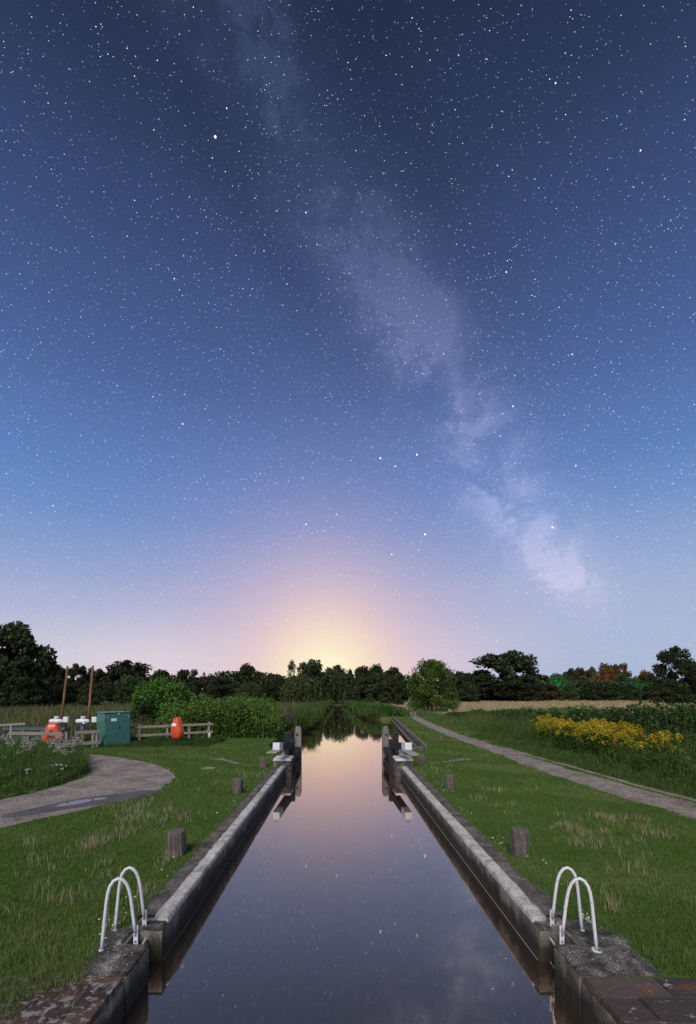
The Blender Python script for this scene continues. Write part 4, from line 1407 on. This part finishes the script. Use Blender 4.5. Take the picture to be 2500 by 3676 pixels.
# left: flowering weeds in the near left corner
wl = [G(*p) for p in ((-30, 1818), (60, 1806), (130, 1785), (172, 1770), (202, 1752), (196, 1732), (182, 1716), (150, 1712), (60, 1708), (-30, 1708))]
def in_poly(poly):
    xs_ = [p[0] for p in poly]; ys_ = [p[1] for p in poly]
    def f(n):
        x = rng.uniform(min(xs_), max(xs_), n * 3); y = rng.uniform(min(ys_), max(ys_), n * 3)
        k = inside(x, y, poly)
        return x[k][:n], y[k][:n]
    return f
wlh = lambda x, y: np.clip((y - 12.6 + vnoise(x, y, 1., 50) * 1.2) * .26, .14, .72) * (.6 + .7 * vnoise(x, y, .7, 51))
blademass('rough_weeds', 'tall rough grass and weeds left of the gravel track', 'weeds', in_poly(wl), 15000, wlh, .013, M['tall_grass'], .35, .35)
leafmass('leafy_weeds', 'leafy green weeds left of the gravel track', 'weeds', in_poly(wl), 9000, lambda x, y: wlh(x, y) * .8, .07, M['weed'], .5)
# white flower heads and downy seed heads, one plant each
def flower_plant(name, label, cat, group, spots, mat, hh, nh, hs):
    first = None
    for (x, y) in spots:
        if first is None:
            first = thing(name, (x, y, 0), label, cat, group)
            hx = rng.normal(0, .09, nh); hy = rng.normal(0, .09, nh); hz = hh * rng.uniform(.72, 1.0, nh)
            poly_mesh('stems', blades(hx * .6, hy * .6, hz, np.full(nh, .010), .08), 4, M['tall_grass'], first, rng.uniform(0, .6, nh * 2))
            cen = np.concatenate([np.stack([hx[i] + rng.normal(0, hs * .55, 16), hy[i] + rng.normal(0, hs * .55, 16), hz[i] + rng.normal(0, hs * .4, 16)], 1) for i in range(nh)])
            poly_mesh('flower_heads', leaves(cen, hs * .7, .8), 4, mat, first, rng.uniform(0, 1, len(cen)))['kind'] = 'stuff'
            r_ = first
        else:
            r_ = copy_thing(first); r_.location = (x, y, 0)
        r_.rotation_euler = (0, 0, rng.uniform(0, 6.28)); s = rng.uniform(.75, 1.15); r_.scale = (s, s, s)
fs = []
f_ = in_poly(wl)
x, y = f_(60)
k = y > 14.6
fs = list(zip(x[k], y[k]))[:30]
flower_plant('thistle_plant', 'seeding thistle with fluffy off white heads beside the gravel track', 'thistle', 'seeding thistles beside the gravel track', fs, M['seedhead'], .88, 9, .05)
x, y = f_(30)
flower_plant('yarrow_plant', 'yarrow with small white flower heads beside the gravel track', 'yarrow', 'yarrow beside the gravel track', list(zip(x, y))[:12], M['white_flower'], .62, 7, .035)

# grass along the fence foot and round the cabinet
blademass('fence_grass', 'long dark grass at the foot of the fence and green cabinet', 'grass', lambda n: (rng.uniform(-15, -6.8, n), rng.uniform(23.4, 28.5, n)), 16000,
          lambda x, y: np.clip(.42 - .14 * np.abs(y - 25.6), .06, .5) * (.5 + .9 * vnoise(x, y, .9, 61)), .022, M['reed'], .35, .35)
# bank of reeds and nettles left of the canal beyond the gate
def lb(n):
    x = rng.uniform(-11.5, -3.9, n); y = rng.uniform(28.5, 38, n)
    return x, y
lbh = lambda x, y: np.interp(x, [-11.5, -9.5, -6.2, -5.0, -4.3, -3.9], [1.5, 2.15, 2.2, 1.75, 1.2, .6]) * (.55 + .38 * vnoise(x, y, 1.5, 62) + .38 * vnoise(x, y, .7, 63)) * np.clip((y - 28) * 1.5, .4, 1)
leafmass('riverside_weeds', 'dense green nettles and willowherb on the left canal bank', 'weeds', lb, 60000, lbh, .16, M['weed'], .45, top_bias=.95)
leafmass('nettle_tops', 'light green nettle tops on the left canal bank', 'weeds', lb, 15000, lambda x, y: lbh(x, y) * 1.05 * (x < -5.2), .15, M['nettle'], .5, top_bias=.16)
blademass('nettle_stalks', 'upright green stalks on the left canal bank', 'weeds', lb, 700, lambda x, y: lbh(x, y) * 1.1, .03, M['nettle'], .4, .12)
x, y = lb(3400)
hb = lbh(x, y); k = (hb > .8) & (rng.random(len(x)) < vnoise(x, y, 1.0, 64))
x, y, hb = x[k], y[k], hb[k]
v = blades(x, y, rng.uniform(.35, .85, len(x)), rng.uniform(.02, .045, len(x)), .22, hb * .72)
o = poly_mesh('tall_bank_grass', v, 4, M['nettle'], None, np.repeat(rng.uniform(.3, 1, len(x)), 2))
tag(o, 'light green grass heads standing above the left canal bank weeds', 'grass', kind='stuff')
# purple loosestrife
g = np.random.default_rng(5)
t = thing('loosestrife_plant', (-3.95, 34.5, 0), 'purple loosestrife flowering at the water edge on the left bank', 'purple flower')
hx, hy = g.normal(0, .35, 12), g.normal(0, .3, 12); hz = g.uniform(1.0, 1.5, 12)
poly_mesh('stems', blades(hx, hy, hz, np.full(12, .03), .05, 0, g), 4, M['reed'], t, g.uniform(0, 1, 24))
cen = np.concatenate([np.stack([hx[i] + g.normal(0, .035, 30), hy[i] + g.normal(0, .035, 30), hz[i] - g.uniform(-.05, .5, 30)], 1) for i in range(12)])
poly_mesh('flower_spikes', leaves(cen, .09, .8, 0, g), 4, M['purple'], t, g.uniform(0, 1, len(cen)))['kind'] = 'stuff'

# reed belts along both canal banks
def reedL(n):
    y = 37 + (134 - 37) * rng.random(n) ** 1.5
    return interp(Ly, y) - rng.gamma(1.6, .55, n) + .1 + 1.3 * vnoise(y, y * .3, 4.0, 74), y
def reedR(n):
    y = 56.8 + (135 - 56.8) * rng.random(n) ** 1.5
    return interp(Ry, y) + rng.gamma(1.7, .8, n) - .1 - 1.2 * vnoise(y, y * .3, 4.5, 75), y
blademass('reeds', 'belt of green reeds along the left bank of the canal', 'reeds', reedL, 15000, lambda x, y: 1.3 * (.6 + .7 * vnoise(x, y, 2.2, 71)), lambda y: .02 + .0008 * y, M['reed'], .5, .22)
blademass('reeds', 'belt of green reeds along the right bank beyond the wharf', 'reeds', reedR, 12000, lambda x, y: 1.35 * (.6 + .7 * vnoise(x, y, 2.2, 72)), lambda y: .02 + .0008 * y, M['reed'], .5, .22)
leafmass('wharf_weeds', 'bushy green weeds at the far end of the wharf', 'weeds', lambda n: (rng.uniform(3.2, 8.0, n), rng.uniform(56.5, 63, n)), 6000, lambda x, y: np.interp(x, [3.2, 4.5, 6, 8], [1.0, 1.5, 1.5, .5]) * (.6 + .6 * vnoise(x, y, 1.8, 73)), .19, M['weed'], .55)

# fields
def fieldL(n):
    y = 29 + (170 - 29) * rng.random(n) ** 1.9
    x = -rng.uniform(0, 1, n) * (.82 * y) - 4.5
    return x, y
blademass('field_grass', 'rough tall grass of the field behind the fence on the left', 'grass', fieldL, 36000, lambda x, y: .95 * (.45 + .9 * vnoise(x, y, 5, 81)) * np.where((x > -11.5) & (y < 38), 0, 1), lambda y: .02 + .0011 * y, M['field_grass'], .45, .3)
def fieldR(n):
    y = 34 + (300 - 34) * rng.random(n) ** 2.0
    x = 16.5 + rng.uniform(0, 1, n) * (.80 * y - 8)
    return x, y
blademass('meadow_grass', 'pale dry grass of the wide meadow on the right', 'grass', fieldR, 30000, lambda x, y: .55 * (.6 + .7 * vnoise(x, y, 6, 82)), lambda y: .022 + .0014 * y, M['meadow_straw'], .5, .3)
blademass('bankside_grass', 'pale rough grass between the towpath tree and the canal', 'grass', lambda n: (rng.uniform(3.2, 11, n), 60 + 75 * rng.random(n) ** 1.4), 9000, lambda x, y: np.where(np.abs(x - tow_x(y)) < .6, 0, 1) * .7 * (.5 + .9 * vnoise(x, y, 4, 83)), lambda y: .02 + .001 * y, M['field_grass'], .62, .3)
t = tag(MB().box(-.06, .06, -.06, .06, -.2, 1.1).build('marker_post', M['swan_white'], None, .01), 'small white post on the left bank far along the canal', 'post')
t.location = (-3.1, 118, 0)
t = tag(MB().box(-.05, .05, -.05, .05, -.2, 1.3).build('field_post', M['fence_post'], None, .01), 'thin grey post in the dry meadow beside the bramble bank', 'post')
t.location = ((1067 - 772) / 1040 * 56, 56, 0)


# ------------------------------------------------------------------ trees
def crown_arrays(kind, n, leaf, seed):
    g = np.random.default_rng(seed)
    if kind in ('oak', 'round', 'bush', 'birch', 'poplar', 'tall'):
        nl, zr, rr, lr = {'oak': (46, (.14, .90), .42, (.09, .16)), 'round': (36, (.10, .86), .41, (.11, .17)), 'bush': (40, (.07, .84), .40, (.11, .17)),
                          'birch': (40, (.12, .93), .37, (.08, .13)), 'poplar': (22, (.15, .92), .16, (.09, .13)), 'tall': (46, (.10, .92), .40, (.08, .14))}[kind]
        L = []
        while len(L) < nl:
            z = g.uniform(*zr); q = (z - zr[0]) / (zr[1] - zr[0])
            prof = {'oak': math.sqrt(max(0, 1 - (2 * q - .75) ** 2 / 1.7)), 'round': math.sqrt(max(0, 1 - (2 * q - .9) ** 2 / 1.3)), 'bush': math.sqrt(max(0, 1 - (q) ** 2 / 1.05)),
                    'birch': math.sqrt(max(0, 1 - (2 * q - .7) ** 2 / 1.8)), 'poplar': 1 - .55 * q, 'tall': math.sqrt(max(0, 1 - (2 * q - .8) ** 2 / 1.6))}[kind]
            a = g.uniform(0, 6.28); r_ = rr * prof * math.sqrt(g.uniform(.12, 1))
            L.append((r_ * math.cos(a), r_ * math.sin(a), z, g.uniform(*lr)))
        L = np.array(L)
        idx = g.integers(0, nl, n)
        d_ = g.normal(0, 1, (n, 3)); d_ /= np.linalg.norm(d_, axis=1)[:, None]
        rad = L[idx, 3] * (g.random(n) ** .42)
        rad *= np.where(g.random(n) < .07, g.uniform(1.0, 1.35, n), 1)
        c_ = L[idx, :3] + d_ * rad[:, None] * np.array([1, 1, .82])
        c_[:, 2] = np.maximum(c_[:, 2], .03)
        return leaves(c_, leaf, .62, 0, g), L
    if kind == 'willow':
        ns = 150
        a = g.uniform(0, 6.28, ns); r_ = .46 * np.sqrt(g.random(ns))
        top = .97 * np.sqrt(np.clip(1 - (r_ / .52) ** 2, .08, 1)) * g.uniform(.88, 1.05, ns)
        bot = np.maximum(.02, top - g.uniform(.28, .75, ns))
        idx = g.integers(0, ns, n)
        z = bot[idx] + (top - bot)[idx] * g.random(n)
        c_ = np.stack([np.cos(a[idx]) * r_[idx] * (1 + .1 * (1 - z)) + g.normal(0, .014, n), np.sin(a[idx]) * r_[idx] * (1 + .1 * (1 - z)) + g.normal(0, .014, n), z], 1)
        L = np.stack([np.cos(a) * r_ * .7, np.sin(a) * r_ * .7, top * .9, np.full(ns, .1)], 1)[:14]
        return leaves(c_, leaf * 1.25, .32, .75, g), L
    if kind == 'hawthorn':
        c_, L = crown_arrays('bush', int(n * .86), leaf, seed)
        ns = 60                     # springy upright twigs above the crown
        a = g.uniform(0, 6.28, ns); r_ = .40 * np.sqrt(g.random(ns)); z0 = .93 * np.sqrt(np.clip(1 - (r_ / .50) ** 2, .1, 1)) * .84
        m_ = int(n * .14) // ns
        u = np.tile(np.linspace(0, 1, m_), ns); i_ = np.repeat(np.arange(ns), m_); ln = g.uniform(.07, .19, ns)[i_]
        cc = np.stack([np.cos(a[i_]) * (r_[i_] + u * .05), np.sin(a[i_]) * (r_[i_] + u * .05), z0[i_] + u * ln], 1) + g.normal(0, .006, (len(u), 3))
        return np.concatenate([c_, leaves(cc, leaf * .6, .45, .4, g)]), L


def trunk_mb(L, kind, seed):
    g = random.Random(seed)
    mb = MB()
    r0 = {'bush': .02, 'hawthorn': .022, 'poplar': .018, 'birch': .014, 'willow': .035}.get(kind, .030)
    top = .55 if kind not in ('birch', 'poplar') else .85
    mb.tube([(0, 0, -.02), (.005, .004, .10), (.012, -.006, top * .6), (.0, .0, top)], [r0 * 1.3, r0, r0 * .75, r0 * .35], 7)
    for k in range(min(9, len(L))):
        x, y, z, _ = L[k]
        zs = min(top * g.uniform(.35, .85), z * .8)
        mb.tube([(0, 0, zs), (x * .45, y * .45, zs + (z - zs) * .55), (x, y, z)], [r0 * .45, r0 * .28, r0 * .08], 5)
    return mb


CR = {}
def variant(key, kind, n, leaf, seed):
    v, L = crown_arrays(kind, n, leaf, seed)
    g = np.random.default_rng(seed)
    CR[key] = (v, L, kind, seed, np.clip(g.normal(.5, .22, len(v) // 4), 0, 1), {})


for i in range(3):
    variant('oak%d' % i, 'oak', 7000, .060, 200 + i)
    variant('round%d' % i, 'round', 6000, .060, 210 + i)
    variant('tall%d' % i, 'tall', 7000, .054, 220 + i)
for i in range(2):
    variant('bush%d' % i, 'bush', 5500, .060, 230 + i)
    variant('willow%d' % i, 'willow', 5200, .060, 240 + i)
variant('birch0', 'birch', 2600, .046, 250)
variant('poplar0', 'poplar', 1800, .05, 251)
variant('haw', 'hawthorn', 17000, .036, 252)
variant('ash', 'hawthorn', 13000, .042, 253)


def tree(name, key, mat, px, top, width, Y, label, group=None, cat='tree', rz=None):
    X = (px - 772) / 1040 * Y
    H = EYE + (1578 - top) * Y / 1040
    W = width * Y / 1040 * (1.12 if Y > 90 else 1.0)
    v, L, kind, seed, tint, cache = CR[key]
    t = thing(name, (X, Y, 0), label, cat, group, rng.uniform(0, 6.28) if rz is None else rz)
    if kind == 'hawthorn':
        H /= 1.02
    t.scale = (W / .96, W / .96, H / 1.0)
    mk = 'crown_' + mat
    if mk not in cache:
        o = poly_mesh('crown', v, 4, M[mat], t, tint)
        o2 = trunk_mb(L, kind, seed).build('trunk', M['bark'], t)
        cache[mk] = (o.data, o2.data)
    else:
        link('crown', cache[mk][0], None, t)
        link('trunk', cache[mk][1], None, t)
    return t


FG = 'trees of the far woodland edge'
T = [
    # name, variant, leaf, x, top, width, distance, label
    ('oak_tree', 'oak0', 'oak_leaf', 34, 1412, 142, 95, 'tall black oak filling the left edge of the picture'),
    ('oak_tree', 'oak1', 'oak_leaf', -70, 1440, 150, 110, 'dark oak at the left frame edge beyond the tall black oak'),
    ('ash_tree', 'tall0', 'oak_leaf', 125, 1508, 62, 190, 'dark tree behind the left leaning pole'),
    ('ash_tree', 'tall1', 'oak_leaf', 178, 1506, 48, 190, 'dark narrow tree between the two leaning poles'),
    ('ash_tree', 'tall2', 'oak_leaf', 216, 1512, 44, 195, 'dark tree just right of the right leaning pole'),
    ('oak_tree', 'oak2', 'oak_leaf', 292, 1498, 108, 200, 'broad dark oak behind the green cabinet'),
    ('maple_tree', 'round0', 'mid_leaf', 297, 1527, 62, 160, 'round grey green tree in front of the broad oak behind the cabinet'),
    ('ash_tree', 'tall0', 'oak_leaf', 368, 1519, 56, 200, 'dark tree directly behind the leafy bush by the fence'),
    ('ash_tree', 'tall2', 'oak_leaf', 427, 1515, 62, 195, 'dark tree just right of the leafy bush by the fence'),
    ('poplar_tree', 'poplar0', 'autumn_leaf', 463, 1525, 22, 200, 'slim brownish poplar spike in the left woodland edge'),
    ('maple_tree', 'round1', 'oak_leaf', 505, 1536, 66, 205, 'low dark tree right of the slim poplar spike'),
    ('oak_tree', 'oak1', 'oak_leaf', 562, 1505, 62, 190, 'domed dark oak standing above the woods left of the glow'),
    ('willow_tree', 'willow1', 'mid_leaf', 568, 1545, 62, 150, 'drooping green tree below the domed oak left of the glow'),
    ('maple_tree', 'round2', 'oak_leaf', 624, 1524, 60, 190, 'dark rounded tree between the domed oak and the birch'),
    ('birch_tree', 'birch0', 'oak_leaf', 667, 1499, 38, 175, 'slim birch against the left edge of the yellow glow'),
    ('oak_tree', 'oak2', 'oak_leaf', 708, 1495, 62, 180, 'open crowned oak silhouetted against the yellow glow'),
    ('ash_tree', 'tall1', 'oak_leaf', 760, 1509, 58, 185, 'dark tree in the middle of the yellow glow'),
    ('maple_tree', 'round0', 'oak_leaf', 795, 1513, 17, 185, 'small lollipop shaped tree right of the glow centre'),
    ('ash_tree', 'tall2', 'oak_leaf', 822, 1507, 46, 185, 'dark tree right of the small lollipop shaped tree'),
    ('oak_tree', 'oak0', 'oak_leaf', 856, 1508, 44, 190, 'dark oak at the right end of the yellow glow'),
    ('ash_tree', 'tall0', 'oak_leaf', 897, 1513, 58, 190, 'dark tree just left of the bright towpath tree'),
    ('willow_tree', 'willow0', 'willow_leaf', 684, 1528, 82, 142, 'pale olive willow on the left bank at the end of the canal'),
    ('willow_tree', 'willow1', 'mid_leaf', 765, 1515, 92, 141, 'dark weeping willow closing the end of the canal'),
    ('maple_tree', 'round1', 'mid_leaf', 850, 1531, 80, 150, 'large rounded dark bush right of the weeping willow'),
    ('maple_tree', 'round2', 'mid_leaf', 905, 1523, 62, 155, 'rounded tree behind the left side of the towpath tree'),
    ('maple_tree', 'round0', 'oak_leaf', 1050, 1519, 58, 180, 'dark tree just right of the towpath tree'),
    ('ash_tree', 'tall1', 'oak_leaf', 1012, 1517, 44, 185, 'dark tree hidden behind the towpath tree'),
    ('oak_tree', 'oak1', 'oak_leaf', 1150, 1476, 150, 215, 'massive dark oak standing beyond the dry meadow'),
    ('maple_tree', 'round1', 'oak_leaf', 1108, 1527, 84, 205, 'dark lower tree at the left foot of the massive oak'),
    ('maple_tree', 'round2', 'oak_leaf', 1208, 1516, 52, 210, 'dark tree against the right side of the massive oak'),
    ('maple_tree', 'round0', 'mid_leaf', 1268, 1524, 54, 225, 'tree lit turquoise beyond the dry meadow'),
    ('oak_tree', 'oak2', 'oak_leaf', 1296, 1516, 40, 240, 'dark oak behind the turquoise lit tree'),
    ('ash_tree', 'tall0', 'autumn_leaf', 1318, 1514, 38, 238, 'brown tree right of the turquoise lit tree'),
    ('ash_tree', 'tall1', 'mid_leaf', 1342, 1513, 32, 240, 'thin grey tree left of the tall brown trees'),
    ('oak_tree', 'oak0', 'autumn_leaf', 1374, 1506, 42, 245, 'brown oak left of the tallest brown tree'),
    ('ash_tree', 'tall2', 'autumn_leaf', 1408, 1501, 40, 245, 'tallest brown tree in the right woodland edge'),
    ('maple_tree', 'round2', 'oak_leaf', 1420, 1520, 44, 225, 'dark rounded tree in front of the tallest brown tree'),
    ('oak_tree', 'oak1', 'autumn_leaf', 1464, 1520, 44, 240, 'brown oak near the right end of the woodland edge'),
    ('maple_tree', 'round1', 'oak_leaf', 1482, 1526, 40, 225, 'dark tree beside the tall tree at the right edge'),
    ('oak_tree', 'tall0', 'oak_leaf', 1534, 1467, 84, 150, 'tall dark tree at the right edge beyond the meadow'),
    ('oak_tree', 'oak2', 'oak_leaf', 1600, 1490, 90, 160, 'dark tree cut by the right frame edge'),
]
for a_ in T:
    tree(*a_[:7], a_[7], FG)
# hedge bushes in front of the wood
Bs = [('hawthorn_bush', 'bush0', 'autumn_leaf', 1249, 1550, 54, 200, 'round brown bush in front of the turquoise lit tree'),
      ('hawthorn_bush', 'bush1', 'mid_leaf', 1293, 1545, 40, 200, 'dark bush just right of the round brown bush'),
      ('hawthorn_bush', 'bush0', 'oak_leaf', 1340, 1546, 56, 205, 'dark hedge bush below the thin grey tree'),
      ('hawthorn_bush', 'bush1', 'oak_leaf', 1385, 1546, 56, 205, 'dark hedge bush below the brown oaks'),
      ('hawthorn_bush', 'bush0', 'oak_leaf', 1432, 1548, 40, 205, 'dark hedge bush below the tallest brown tree'),
      ('hawthorn_bush', 'bush1', 'oak_leaf', 1478, 1545, 48, 205, 'dark hedge bush left of the right edge tree'),
      ('hawthorn_bush', 'bush0', 'mid_leaf', 728, 1580, 34, 112, 'low bush on the left bank where the canal narrows'),
      ('hawthorn_bush', 'bush1', 'oak_leaf', 800, 1578, 38, 118, 'low dark bush on the right bank where the canal narrows'),
      ('hawthorn_bush', 'bush0', 'mid_leaf', 1446, 1540, 34, 222, 'small tree lit turquoise left of the right edge tree'),
      ('hawthorn_bush', 'bush1', 'mid_leaf', 840, 1571, 22, 130, 'small green bush on the right canal bank, left one of two'),
      ('hawthorn_bush', 'bush0', 'willow_leaf', 876, 1568, 30, 125, 'pale green bush on the right canal bank, right one of two'),
      ('hawthorn_bush', 'bush1', 'mid_leaf', 905, 1573, 26, 125, 'low bush hugging the left foot of the towpath tree'),
      ('hawthorn_bush', 'bush0', 'mid_leaf', 150, 1548, 70, 110, 'dark green bush in the field behind the left leaning pole'),
      ('hawthorn_bush', 'bush1', 'mid_leaf', 205, 1545, 52, 100, 'green bush in the field behind the right leaning pole'),
      ('hawthorn_bush', 'bush0', 'mid_leaf', 92, 1562, 40, 95, 'lighter low bush under the tall black oak'),
      ('hawthorn_bush', 'bush1', 'oak_leaf', 44, 1528, 96, 90, 'black bush filling the foot of the tall left oak'),
      ('hawthorn_bush', 'bush1', 'mid_leaf', 284, 1554, 46, 120, 'small rounded bush left of the leafy bush by the fence'),
      ('hawthorn_bush', 'bush0', 'oak_leaf', 255, 1548, 60, 150, 'dark bush under the broad oak behind the cabinet'),
      ('hawthorn_bush', 'bush0', 'oak_leaf', 440, 1542, 70, 165, 'dark bush in the woodland foot right of the leafy bush'),
      ('hawthorn_bush', 'bush1', 'oak_leaf', 505, 1550, 80, 165, 'dark bush in the woodland foot below the poplar spike'),
      ('hawthorn_bush', 'bush0', 'oak_leaf', 620, 1545, 60, 155, 'dark bush in the woodland foot left of the pale willow'),
      ('hawthorn_bush', 'bush1', 'oak_leaf', 1145, 1540, 150, 195, 'dark thicket under the massive oak beyond the meadow'),
      ('hawthorn_bush', 'bush0', 'oak_leaf', 1060, 1545, 50, 170, 'dark bush at the meadow edge right of the towpath tree'),
      ('hawthorn_bush', 'bush1', 'oak_leaf', 1215, 1545, 50, 198, 'dark bush at the right foot of the massive oak'),
      ('hawthorn_bush', 'bush0', 'oak_leaf', 1530, 1540, 70, 140, 'dark bush under the tall right edge tree')]
for a_ in Bs:
    tree(*a_[:7], a_[7], 'bushes along the field edges', 'bush')
tree('hawthorn_tree', 'haw', 'hawthorn_leaf', 980, 1486, 124, 76, 'bright green bushy tree standing alone beside the towpath', None)
tree('ash_sapling', 'ash', 'bright_leaf', 372, 1520, 146, 36, 'bright leafy bush behind the fence and orange lifebuoy box', None)
tree('elder_bush', 'bush1', 'bright_leaf', 428, 1558, 74, 38, 'lower green bush right of the bright leafy bush', None, 'bush')
tree('elder_bush', 'bush0', 'mid_leaf', 325, 1588, 70, 33, 'dark green bush between the green cabinet and the leafy bush', None, 'bush')

def wood(n):
    y = rng.uniform(216, 245, n)
    return rng.uniform(-1, 1, n) * .84 * y, y
leafmass('far_woodland', 'dark mass of undergrowth and trees at the back of the fields', 'woodland', wood, 46000, lambda x, y: 12.5 * (.72 + .45 * vnoise(x, y, 22, 91)) * np.where(x > 40, .72, 1), 1.5, M['oak_leaf'], .5, top_bias=.75, aspect=.7)

# house roof edge glimpsed through the right hand trees
t = thing('farm_building', ((1378 - 772) / 1040 * 250, 250, 0), 'long low building with a pale roof edge behind the right hand trees', 'building')
MB().box(-6, 6, 0, 6, 0, 11.6).build('wall', M['brickwall'], t)
MB().box(-6.4, 6.4, -.3, 6.4, 11.9, 12.8).build('roof', M['slate'], t)
MB().box(-6.5, 6.5, -.5, -.32, 12.75, 13.1).build('eaves_board', M['pale_trim'], t)

# the lamps that light those trees
def lamp(name, px, py, Y, energy, colr):
    l = bpy.data.lights.new(name, 'POINT')
    l.energy = energy; l.color = colr; l.shadow_soft_size = .3
    o = bpy.data.objects.new(name, l); col.objects.link(o)
    o.location = ((px - 772) / 1040 * Y, Y, EYE + (1578 - py) * Y / 1040)
    return o
lamp('turquoise_lamp', 1264, 1548, 214.5, 4200, (.0, 1.0, .62))
lamp('turquoise_lamp', 1447, 1548, 214.5, 2600, (.0, 1.0, .62))
lamp('orange_lamp', 1390, 1545, 232, 7000, (1.0, .55, .22))
